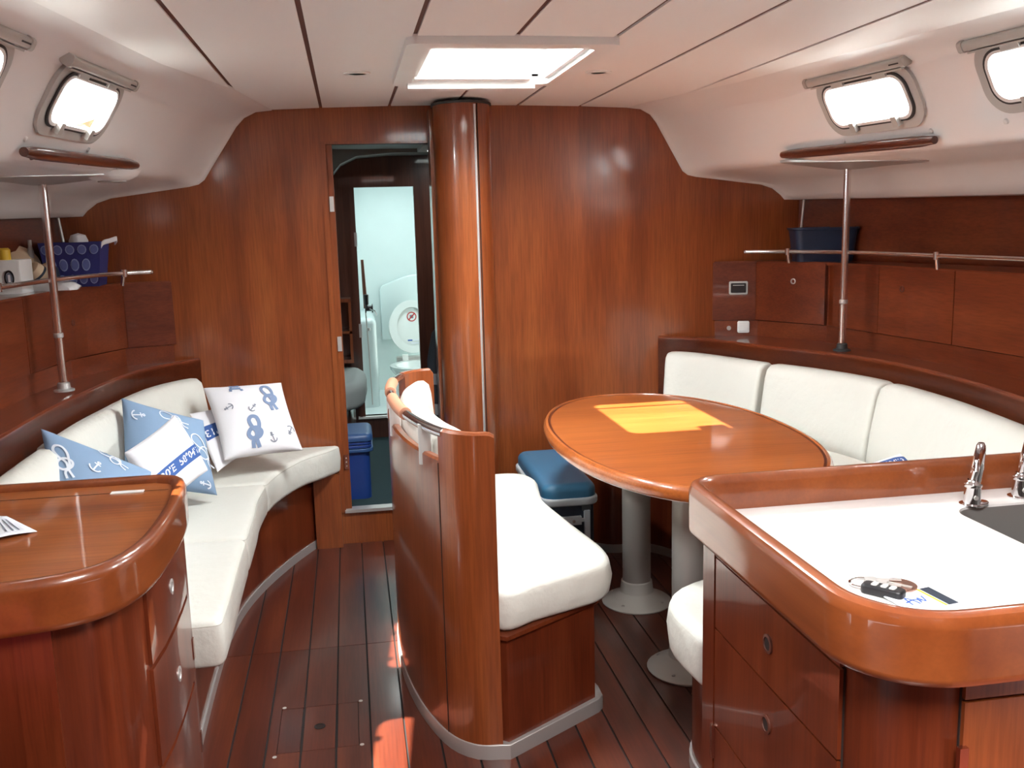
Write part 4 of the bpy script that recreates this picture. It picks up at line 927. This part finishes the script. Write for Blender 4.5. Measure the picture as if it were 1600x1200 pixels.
for py in (3.285, 2.73):
    q = MB().lathe([(0.052, 0.05), (0.052, 0.664), (0.02, 0.664)], (0.54, py, 0), 28)
    q.build('pedestal', PED, T)
    fl_ = MB().lathe([(0.02, 0.001), (0.128, 0.001), (0.130, 0.006), (0.122, 0.012), (0.085, 0.026), (0.062, 0.045), (0.057, 0.085), (0.053, 0.088)], (0.54, py, 0), 32).build('flange', PEDB, T)
    for k in range(4):
        a = math.radians(45 + 90 * k); MB().lathe([(0.001, 0), (0.006, 0), (0.006, 0.003), (0.001, 0.004)], (0.54 + 0.105 * math.cos(a), py + 0.105 * math.sin(a), 0.017), 8).build('bolt', BRUSHED, fl_)

# ------------------------------------------------------------------ cooler
T = thing('cool_box', 'blue lidded cool box with grey rim under the table', 'cool box', (0.31, 3.66, 0.0))
c0 = (0.200, 0.425, 3.36, 3.97)
MB().prism(rrect(c0[0] + 0.015, c0[1] - 0.015, c0[2] + 0.015, c0[3] - 0.015, 0.04), 0.0, 0.362, rb=0.01).build('body', COOLD, T)
MB().prism(rrect(*c0, 0.055), 0.362, 0.392, rt=0.008, rb=0.008).build('rim', COOLG, T)
li = rrect(c0[0] + 0.010, c0[1] - 0.008, c0[2] + 0.008, c0[3] - 0.008, 0.05)
MB().prism(li, 0.392, 0.443, rt=0.028, crown=0.004).build('lid', COOLB, T)
MB().box(0.27, 0.35, c0[2] - 0.005, c0[2] + 0.014, 0.292, 0.322).build('handle_bracket', COOLG, T, smooth=False)
hd = [MB().box(0.362, 0.382, c0[2] - 0.008, c0[2] + 0.012, 0.12, 0.345), MB().box(0.34, 0.362, c0[2] - 0.004, c0[2] + 0.010, 0.302, 0.313)]
for h in hd: h.build('handle_bar', COOLG, T, smooth=False)
MB().box(0.355, 0.388, c0[2] + 0.002, c0[2] + 0.016, 0.342, 0.364).build('latch', RUBBER, T, smooth=False)
for x in (0.285, 0.32): MB().lathe([(0.001, 0), (0.006, 0), (0.006, 0.004), (0.001, 0.004)], (0, 0, 0), 10, M=Matrix.Translation((x, c0[2] - 0.005, 0.307)) @ Matrix.Rotation(math.pi / 2, 4, 'X')).build('bolt', STEEL, T)

# ------------------------------------------------------------------ chart table (left foreground)
T = thing('chart_table', 'mahogany chart table with rounded raised rim in the left foreground', 'desk', (-1.2, 2.0, 0.0))
nv = cr([(-0.915, 2.305), (-0.862, 2.268), (-0.842, 2.17), (-0.834, 2.02), (-0.842, 1.82), (-0.875, 1.70), (-0.935, 1.640), (-1.03, 1.612), (-1.15, 1.60)], 6)
nvp = [tuple(p) for p in nv] + [(-1.62, 1.585), (-1.62, 2.315), (-1.15, 2.305)]
nvd = nvp if area2(nvp) > 0 else nvp[::-1]
MB().prism(inset(nvd, 0.025), 0.80, 0.838).build('top', W_N, T, smooth=False)
MB().box(-1.58, -0.885, 2.205, 2.207, 0.838, 0.8386).build('lid_joint', GAP, T, smooth=False)
rim_r = []
for d, z in ((0.022, 0.763), (0.006, 0.760), (0.0, 0.768), (0.0, 0.774), (0.0, 0.832), (0.0, 0.838), (0.004, 0.848), (0.012, 0.853), (0.022, 0.852), (0.029, 0.846), (0.032, 0.837), (0.032, 0.800)):
    rim_r.append([Vector((p[0], p[1], z)) for p in inset(nvd, d)])
MB().rings(rim_r, caps=False).build('rim', W_E, T)
bb = inset(nvd, 0.034)
MB().prism(inset(nvd, 0.045), 0.0, 0.80).build('body', W_B, T)
MB().sheet([Vector(p) for p in [(-1.60, 1.627), (-1.05, 1.648), (-0.99, 1.655)]], 0.02, 0.765, 0.012).build('front_panel', W_B, T, smooth=False)
# side drawers seen edge on
MB().box(-0.95, -0.871, 2.235, 2.262, 0.0, 0.765).build('side_post', W_B, T, smooth=False)
sd = [Vector((-0.876, 1.86)), Vector((-0.868, 1.95)), Vector((-0.866, 2.05)), Vector((-0.867, 2.15)), Vector((-0.870, 2.236))]
for z0, z1 in ((0.575, 0.755), (0.36, 0.570), (0.06, 0.355)):
    d_ = MB().sheet(sd, z0 + 0.003, z1 - 0.003, 0.014).build('drawer_front', W_B, T)
    MB().lathe([(0.017, 0), (0.017, 0.003), (0.011, 0.003), (0.010, 0.001), (0.001, 0.001)], (0, 0, 0), 16, M=Matrix.Translation((-0.867, 2.05, (z0 + z1) / 2)) @ Matrix.Rotation(math.pi / 2, 4, 'Y')).build('finger_ring', BRUSHED, d_)
for z in (0.43, 0.19): MB().box(-0.876, -0.869, 2.250, 2.2635, z - 0.026, z + 0.026).build('hinge', COPPER, T, smooth=False)
MB().box(-1.008, -0.938, 2.195, 2.213, 0.8385, 0.8405).build('hinge_plate', WHITEP, T, smooth=False)
# leaflet on the chart table
T = thing('leaflet', 'folded printed paper leaflet lying on the chart table', 'paper', (-1.15, 1.98, 0.838))
m = MB(); A, B, C_, D2 = Vector((-1.26, 2.10, 0.8395)), Vector((-1.185, 2.075, 0.8395)), Vector((-1.086, 1.942, 0.8415)), Vector((-1.20, 1.86, 0.8395))
def lf(u, v): 
    p = (A * (1 - u) + D2 * u) * (1 - v) + (B * (1 - u) + C_ * u) * v; return p + Vector((0, 0, 0.007 * math.sin(math.pi * v) * u))
m.add([lf(i / 8, j / 8) for j in range(9) for i in range(9)], [(j * 9 + i, j * 9 + i + 1, (j + 1) * 9 + i + 1, (j + 1) * 9 + i) for j in range(8) for i in range(8)])
pp_ = m.build('sheet', PAPER, T); sol = pp_.modifiers.new('thickness', 'SOLIDIFY'); sol.thickness = 0.0008
for v in (0.3, 0.4, 0.5, 0.62, 0.72, 0.8):
    q = MB(); us = [0.25 + 0.6 * i / 10 - (0.2 if v == 0.5 else 0) for i in range(11)]
    q.add([lf(u, v + e) + Vector((0, 0, 0.0012)) for e in (0, 0.025) for u in us], [(i, i + 1, i + 12, i + 11) for i in range(10)]); q.build('printed_line', INK, T, smooth=False)

# ------------------------------------------------------------------ galley (right foreground)
T = thing('galley_unit', 'mahogany galley unit with drawers in the right foreground', 'kitchen unit', (0.9, 1.5, 0.0))
def gal(d, r): return rrect(0.222 + d, 1.95, 1.130 + d, 1.930 - d, max(0.01, r - d), 10)
gr = []
def galo(d):
    base_ = [(1.95, 1.130 + d)] ; o = []
    def arc(cx_, cy_, r, a0, a1, n=10): return [Vector((cx_ + r * math.cos(math.radians(a0 + (a1 - a0) * i / n)), cy_ + r * math.sin(math.radians(a0 + (a1 - a0) * i / n)))) for i in range(n + 1)]
    o += [Vector((1.95, 1.930 - d))] + arc(0.222 + 0.085, 1.930 - 0.085, 0.085 - d, 90, 180) + arc(0.222 + 0.15, 1.130 + 0.15, 0.15 - d, 180, 270, 14) + [Vector((1.95, 1.130 + d))]
    return o
for d, z in ((0.03, 0.758), (0.006, 0.756), (0.0, 0.764), (0.0, 0.770), (0.0, 0.842), (0.0, 0.848), (0.005, 0.860), (0.014, 0.865), (0.024, 0.864), (0.032, 0.857), (0.036, 0.846), (0.036, 0.77)):
    gr.append([Vector((p.x, p.y, z)) for p in galo(d)])
MB().rings(gr, caps=False, closed=False).build('rim', W_E, T)
gb = MB().prism(galo(0.05), 0.0, 0.60); gb.plate_hole([(p.x, p.y) for p in galo(0.05)], rrect(0.74, 1.26, 1.21, 1.83, 0.02, 3), 0.60, 0.775); gb.build('body', W_B, T)
def drawer(y0, y1, z0, z1): return MB().box(0.262, 0.276, y0, y1, z0, z1).build('drawer', W_B, T, smooth=False)
MB().box(0.262, 0.276, 1.292, 1.806, 0.722, 0.770).build('top_rail', W_B, T, smooth=False)
for z0, z1 in ((0.566, 0.718), (0.345, 0.562), (0.05, 0.341)):
    d_ = drawer(1.292, 1.806, z0, z1); zc_ = {0.566: 0.645, 0.345: 0.487, 0.05: 0.25}[z0]
    MB().lathe([(0.018, 0), (0.018, 0.003), (0.013, 0.004), (0.012, 0.001), (0.001, 0.001)], (0, 0, 0), 20, M=Matrix.Translation((0.262, 1.548, zc_)) @ Matrix.Rotation(-math.pi / 2, 4, 'Y')).build('finger_ring', SEAM, d_)
    MB().lathe([(0.012, 0.0012), (0.012, 0.0022), (0.001, 0.0022)], (0, 0, 0), 16, M=Matrix.Translation((0.262, 1.548, zc_)) @ Matrix.Rotation(-math.pi / 2, 4, 'Y')).build('finger_hole', GAP, d_)
MB().box(0.255, 0.264, 1.800, 1.812, 0.27, 0.345).build('hinge', COPPER, T, smooth=False)
MB().box(0.260, 0.276, 1.809, 1.872, 0.02, 0.770).build('corner_post', W_B, T, smooth=False)
MB().box(0.2685, 0.2735, 1.2915, 1.8075, 0.05, 0.72).build('drawer_gap', GAP, T, smooth=False)
dr = MB().box(0.391, 0.86, 1.168, 1.182, 0.05, 0.712).build('door', W_V, T, smooth=False)  # lighter wood than the drawers: the light on this front is in its colour
MB().box(0.391, 0.86, 1.168, 1.182, 0.717, 0.770).build('top_rail', W_V, T, smooth=False)
MB().box(0.3895, 0.861, 1.176, 1.1815, 0.04, 0.77).build('door_gap', GAP, T, smooth=False)
MB().box(0.382, 0.396, 1.160, 1.170, 0.585, 0.645).build('hinge', COPPER, T, smooth=False)
# worktop with sink
T = thing('worktop', 'white galley worktop inside the wooden rim', 'worktop', (1.0, 1.5, 0.775))
snk = rrect(0.775, 1.22, 1.25, 1.79, 0.055, 7)
MB().plate_hole([(p.x, p.y) for p in galo(0.034)], [(p.x, p.y) for p in snk], 0.776, 0.790).build('surface', COUNTER, T, smooth=False)
T = thing('sink', 'stainless steel sink set into the white worktop', 'sink', (1.0, 1.52, 0.64))
rs_ = []
for d, z in ((-0.004, 0.783), (0.003, 0.786), (0.008, 0.772), (0.012, 0.66), (0.04, 0.64), (0.12, 0.635)):
    q = snk if area2(snk) > 0 else snk[::-1]; rs_.append([Vector((p[0], p[1], z)) for p in inset(q, d)])
m = MB(); m.rings(rs_, caps=False); nn_ = len(rs_[0]); m.f.append(tuple(range(5 * nn_, 6 * nn_))); 
o = m.build('bowl', SINK, T)
MB().lathe([(0.03, 0.0), (0.03, 0.004), (0.02, 0.004), (0.015, 0.001), (0.001, 0.001)], (1.0, 1.5, 0.635), 20).build('drain', STEEL, T)
def tap(x, y, lab):
    T = thing('tap', lab, 'tap', (x, y, 0.79), 'galley taps')
    MB().lathe([(0.026, 0.0), (0.026, 0.003), (0.018, 0.005), (0.017, 0.040), (0.0185, 0.042), (0.0185, 0.047), (0.014, 0.050), (0.012, 0.056)], (x, y, 0.79), 24).build('base', CHROME, T)
    MB().tube([(x + 0.003, y, 0.835), (x + 0.008, y, 0.870), (x + 0.012, y, 0.900), (x + 0.014, y, 0.920), (x + 0.014, y, 0.926)], [0.012, 0.013, 0.0115, 0.0095, 0.006], 16).build('spout', CHROME, T)
    MB().tube([(x - 0.004, y - 0.004, 0.845), (x - 0.008, y - 0.018, 0.872), (x - 0.004, y - 0.014, 0.892)], [0.006, 0.008, 0.004], 12).build('lever', CHROME, T)
    MB().prism([(x + 0.018 + 0.018 * math.cos(2 * math.pi * k / 20), y - 0.002 + 0.016 * math.sin(2 * math.pi * k / 20)) for k in range(20)], 0.79, 0.798, rt=0.004).build('foot_flange', CHROME, T)
    MB().lathe([(0.001, 0), (0.005, 0), (0.005, 0.003), (0.001, 0.003)], (0, 0, 0), 10, M=Matrix.Translation((x - 0.004, y - 0.017, 0.81)) @ Matrix.Rotation(math.pi / 2, 4, 'X')).build('screw', BRUSHED, T)
tap(0.838, 1.80, 'small chrome tap on the worktop, left of the two by the sink')
tap(0.972, 1.825, 'chrome tap at the right picture edge behind the sink')
# keys and card
T = thing('key_ring', 'bunch of keys with black fob on the white worktop', 'keys', (0.37, 1.37, 0.79))
MB().tube([(0.360 + 0.024 * math.cos(2 * math.pi * k / 24), 1.415 + 0.022 * math.sin(2 * math.pi * k / 24), 0.7935) for k in range(25)], 0.0025, 6).build('ring', CHROME, T)
MB().prism(rrect(-0.035, 0.035, -0.014, 0.014, 0.009, 4), 0.0, 0.016, rt=0.005, rb=0.003, M=Matrix.Translation((0.366, 1.366, 0.7905)) @ Matrix.Rotation(math.radians(-52), 4, 'Z')).build('fob', BLACK, T)
for d in (-0.014, 0.002, 0.016): MB().prism(rrect(-0.005, 0.005, -0.008, 0.008, 0.003, 2), 0.0, 0.002, rt=0.001, M=Matrix.Translation((0.366, 1.366, 0.8062)) @ Matrix.Rotation(math.radians(-52), 4, 'Z') @ Matrix.Translation((d, 0, 0))).build('button', GREYFRAME, T)
MB().lathe([(0.001, 0), (0.030, 0), (0.030, 0.002), (0.001, 0.002)], (0.405, 1.385, 0.796), 24, M=None).build('tag_disc', COPPER, T); T.location.x += 0.022; T.location.y += 0.022
for ang, x, y in ((-20, 0.385, 1.41), (-50, 0.395, 1.392), (-35, 0.375, 1.395)):
    MM = Matrix.Translation((x, y, 0.7995 + 0.001 * ang / 50)) @ Matrix.Rotation(math.radians(ang), 4, 'Z')
    k_ = MB(); k_.box(-0.005, 0.035, -0.003, 0.003, 0, 0.002, M=MM); k_.prism(rrect(-0.024, -0.004, -0.009, 0.009, 0.005, 3), 0, 0.002, M=MM); k_.build('key', BRUSHED, T)
T = thing('business_card', 'white card with blue logo and yellow black stripe beside the keys', 'card', (0.43, 1.35, 0.79))
MM = Matrix.Translation((0.440, 1.352, 0.7925)) @ Matrix.Rotation(math.radians(12), 4, 'Z') @ Matrix.Rotation(math.radians(3), 4, 'X')
MB().box(-0.055, 0.040, -0.032, 0.032, 0.0, 0.0012, M=MM).build('card', PAPER, T, smooth=False)
MB().box(0.013, 0.018, -0.032, 0.032, 0.0012, 0.0016, M=MM).build('yellow_stripe', YELLOW, T, smooth=False)
MB().box(0.020, 0.040, -0.032, 0.032, 0.0012, 0.0016, M=MM).build('black_stripe', COOLD, T, smooth=False)
m = MB()
for q in ([(-0.035, -0.012), (-0.03, 0.012), (-0.022, 0.0), (-0.02, -0.012)], [(-0.04, -0.002), (-0.02, 0.003), (-0.008, -0.004)], [(-0.015, -0.010), (-0.010, 0.006), (-0.005, -0.008), (0.002, 0.010)]):
    stroke(m, lambda u, v: MM @ Vector((u, v, 0.0018)), [tuple(p) for p in cr(q, 5)], 0.003)
m.build('blue_logo', BLUEINK, T, smooth=False)

# ------------------------------------------------------------------ things on the shelves
ZS = 1.206
T = thing('blue_tub', 'navy blue plastic tub on the right shelf behind the rail', 'tub', (1.60, 3.98, ZS))
MM = Matrix.Translation((1.605, 3.98, 0)) @ Matrix.Rotation(math.radians(-14), 4, 'Z')
rr = lambda k: [MM @ Vector((p.x * k, p.y * k, 0)) for p in rrect(-0.135, 0.135, -0.085, 0.085, 0.03, 5)]
q = [(0.88, 0.0), (0.96, 0.10), (1.0, 0.135), (1.05, 0.138), (1.05, 0.146), (0.98, 0.146), (0.94, 0.13), (0.86, 0.01)]
MB().rings([[Vector((p.x, p.y, ZS + z)) for p in rr(k)] for k, z in q]).build('tub', NAVYBOX, T)
# patterned basket on the left shelf
T = thing('patterned_basket', 'navy fabric basket with pale oval pattern on the left shelf', 'basket', (-1.52, 4.07, ZS))
MM = Matrix.Translation((-1.515, 4.055, ZS)) @ Matrix.Rotation(math.radians(3), 4, 'Z') @ Matrix.Scale(1.04, 4)
def bk_(u, w, z): return MM @ Vector((u * (0.088 + 0.12 * z), w * (0.075 + 0.1 * z), z))
outb = [(-1, -1), (1, -1), (1, 1), (-1, 1)]
m = MB(); m.rings([[bk_(u, w, 0) for u, w in outb], [bk_(u, w, 0.165 ) for u, w in outb], [bk_(u * 0.95, w * 0.95, 0.165) for u, w in outb], [bk_(u * 0.9, w * 0.9, 0.01) for u, w in outb]])
bsk = m.build('body', BASKET, T, smooth=False)
for r_, z in enumerate((0.028, 0.082, 0.138)):
    for c_ in range(5):
        u = -0.8 + 0.4 * c_ + (0.12 if r_ % 2 else 0)
        if abs(u) > 0.86: continue
        ov = [(0.155 * math.cos(2 * math.pi * k / 12), (0.018 if r_ != 1 else 0.023) * math.sin(2 * math.pi * k / 12)) for k in range(12)]
        MB().add([bk_(u + a, -1, z + b) + MM.to_3x3() @ Vector((0, -0.002, 0)) for a, b in ov], [tuple(range(12))]).build('printed_outline', BASKETE, bsk, smooth=False)
        MB().add([bk_(u + a * 0.78, -1, z + b * 0.82) + MM.to_3x3() @ Vector((0, -0.0035, 0)) for a, b in ov], [tuple(range(12))]).build('printed_oval', BASKETL, bsk, smooth=False)
h_ = [MM @ Vector(p) for p in ((0.092, -0.06, 0.12), (0.112, -0.065, 0.150), (0.135, -0.05, 0.158), (0.158, -0.03, 0.165), (0.145, 0.0, 0.150))]
pts = cr(h_, 5); m = MB(); m.add([p + Vector((0, 0, e)) for e in (0, 0.018) for p in pts], [(i, i + 1, i + 1 + len(pts), i + len(pts)) for i in range(len(pts) - 1)])
hh_ = m.build('handle', WHITEF, T); s2 = hh_.modifiers.new('thickness', 'SOLIDIFY'); s2.thickness = 0.004
MB().box(-0.03, 0.005, 0.0, 0.03, 0.10, 0.178, M=MM).build('carton', BROWNW, T, smooth=False)
def small_bottle(x, y, r, h, mt, capm, lab, cat='bottle', parent_z=ZS):
    T = thing('bottle', lab, cat, (x, y, parent_z))
    MB().lathe([(0.001, 0), (r, 0), (r, h * 0.75), (r * 0.6, h * 0.86), (r * 0.55, h * 0.88), (0.001, h * 0.88)], (x, y, parent_z), 18).build('body', mt, T)
    MB().lathe([(r * 0.6, h * 0.88), (r * 0.62, h), (0.001, h)], (x, y, parent_z), 16).build('cap', capm, T)
o = MB().lathe([(0.001, -0.03), (0.03, -0.025), (0.033, 0.0), (0.025, 0.022), (0.001, 0.03)], (-1.50, 4.06, ZS + 0.176), 18, sx=1.1).build('paper_roll', WHITEF, origin=(-1.50, 4.06, ZS + 0.14)); tag(o, 'white rounded bundle sticking out of the patterned basket', 'bundle')
small_bottle(-1.603, 4.03, 0.013, 0.185, GREYFRAME, COPPER, 'small bottle with copper cap at the left side of the patterned basket')
small_bottle(-1.66, 3.99, 0.012, 0.185, GREYFRAME, BLIND, 'slim grey bottle behind the left steel pole')
# white box, yellow bottle, hats, dark bag, crumpled plastic
T = thing('storage_box', 'white box with dark oval emblem at the left end of the shelf', 'box', (-1.72, 3.72, ZS))
MB().prism(rrect(-1.80, -1.600, 3.66, 3.80, 0.01, 2), ZS - 0.0, 1.325, rt=0.004).build('body', WHITEP, T)
em = lambda k: [(k * 0.0165 * math.cos(2 * math.pi * i / 24), k * 0.028 * math.sin(2 * math.pi * i / 24)) for i in range(24)]
ME = Matrix.Translation((-1.640, 3.659, 1.262)) @ Matrix.Rotation(math.pi / 2, 4, 'X')
e_ = MB().plate_hole(em(1.0), em(0.72), 0.0, 0.002, M=ME).build('emblem_ring', BLACK, T, smooth=False)
MB().prism(em(0.66), 0.0, 0.0015, M=ME).build('emblem', INK, T, smooth=False); MB().box(-0.004, 0.004, -0.014, 0.012, 0.0015, 0.0025, M=ME).build('emblem_figure', WHITEF, T, smooth=False)
o = MB().lathe([(0.001, 0), (0.022, 0), (0.022, 0.035), (0.016, 0.042), (0.001, 0.042)], (-1.672, 3.73, 1.325), 16).build('yellow_cap', YELLOW, origin=(-1.672, 3.73, 1.325)); tag(o, 'yellow screw top standing on the white box', 'cap')
def hat(lab, M):
    T = thing('sun_hat', lab, 'hat', tuple(M.translation), 'beige sun hats')
    MB().lathe([(0.001, 0.10), (0.045, 0.098), (0.070, 0.085), (0.078, 0.05), (0.082, 0.012), (0.10, 0.0), (0.145, -0.012), (0.145, -0.016), (0.09, -0.006), (0.07, 0.0), (0.001, 0.0)], (0, 0, 0), 30, M=M).build('crown_and_brim', STRAW, T)
    MB().lathe([(0.0835, 0.008), (0.0835, 0.030), (0.080, 0.030), (0.080, 0.008)], (0, 0, 0), 30, M=M).build('hat_band', COOLD, T)
hat('beige sun hat propped upright behind the white box', Matrix.Translation((-1.70, 3.94, 1.292)) @ Matrix.Rotation(math.radians(28), 4, 'Z') @ Matrix.Rotation(math.radians(68), 4, 'X') @ Matrix.Scale(0.62, 4))
hat('beige sun hat lying lower between the steel pole and white box', Matrix.Translation((-1.600, 3.86, 1.262)) @ Matrix.Rotation(math.radians(-40), 4, 'Z') @ Matrix.Rotation(math.radians(48), 4, 'X') @ Matrix.Scale(0.45, 4))
o = MB().lathe([(0.001, 0), (0.05, 0.002), (0.06, 0.03), (0.05, 0.075), (0.02, 0.10), (0.001, 0.10)], (-1.585, 3.93, ZS), 20, sx=0.7, sy=0.6).build('dark_bag', COOLD, origin=(-1.585, 3.93, ZS)); tag(o, 'small dark bag in front of the patterned basket', 'bag')
random.seed(3); rg = []
for z, k in ((0, 1.0), (0.012, 1.06), (0.026, 0.85), (0.033, 0.4)):
    rg.append([Vector((-1.535 + 0.085 * k * math.cos(2 * math.pi * i / 22) * (1 + random.uniform(-.12, .12)), 3.80 + 0.035 * k * math.sin(2 * math.pi * i / 22) * (1 + random.uniform(-.15, .15)), ZS + z + random.uniform(0, 0.006) * (z > 0))) for i in range(22)])
o = MB().rings(rg).build('plastic_bag', PLASTICBAG, origin=(-1.535, 3.80, ZS)); tag(o, 'crumpled translucent plastic bag behind the left shelf rail', 'bag')

# navigator's seat: only a corner of its red cushion is in view
T = thing('navigator_seat', 'red cushioned seat at the bottom left corner before the chart table', 'seat', (-1.25, 1.22, 0.0))
MB().box(-1.58, -0.97, 0.98, 1.46, 0.0, 0.50).build('base', W_V, T, smooth=False)
MB().prism(rrect(-1.60, -0.945, 0.96, 1.485, 0.06), 0.50, 0.60, rt=0.03, rb=0.02).build('cushion', RED, T, angle=60)
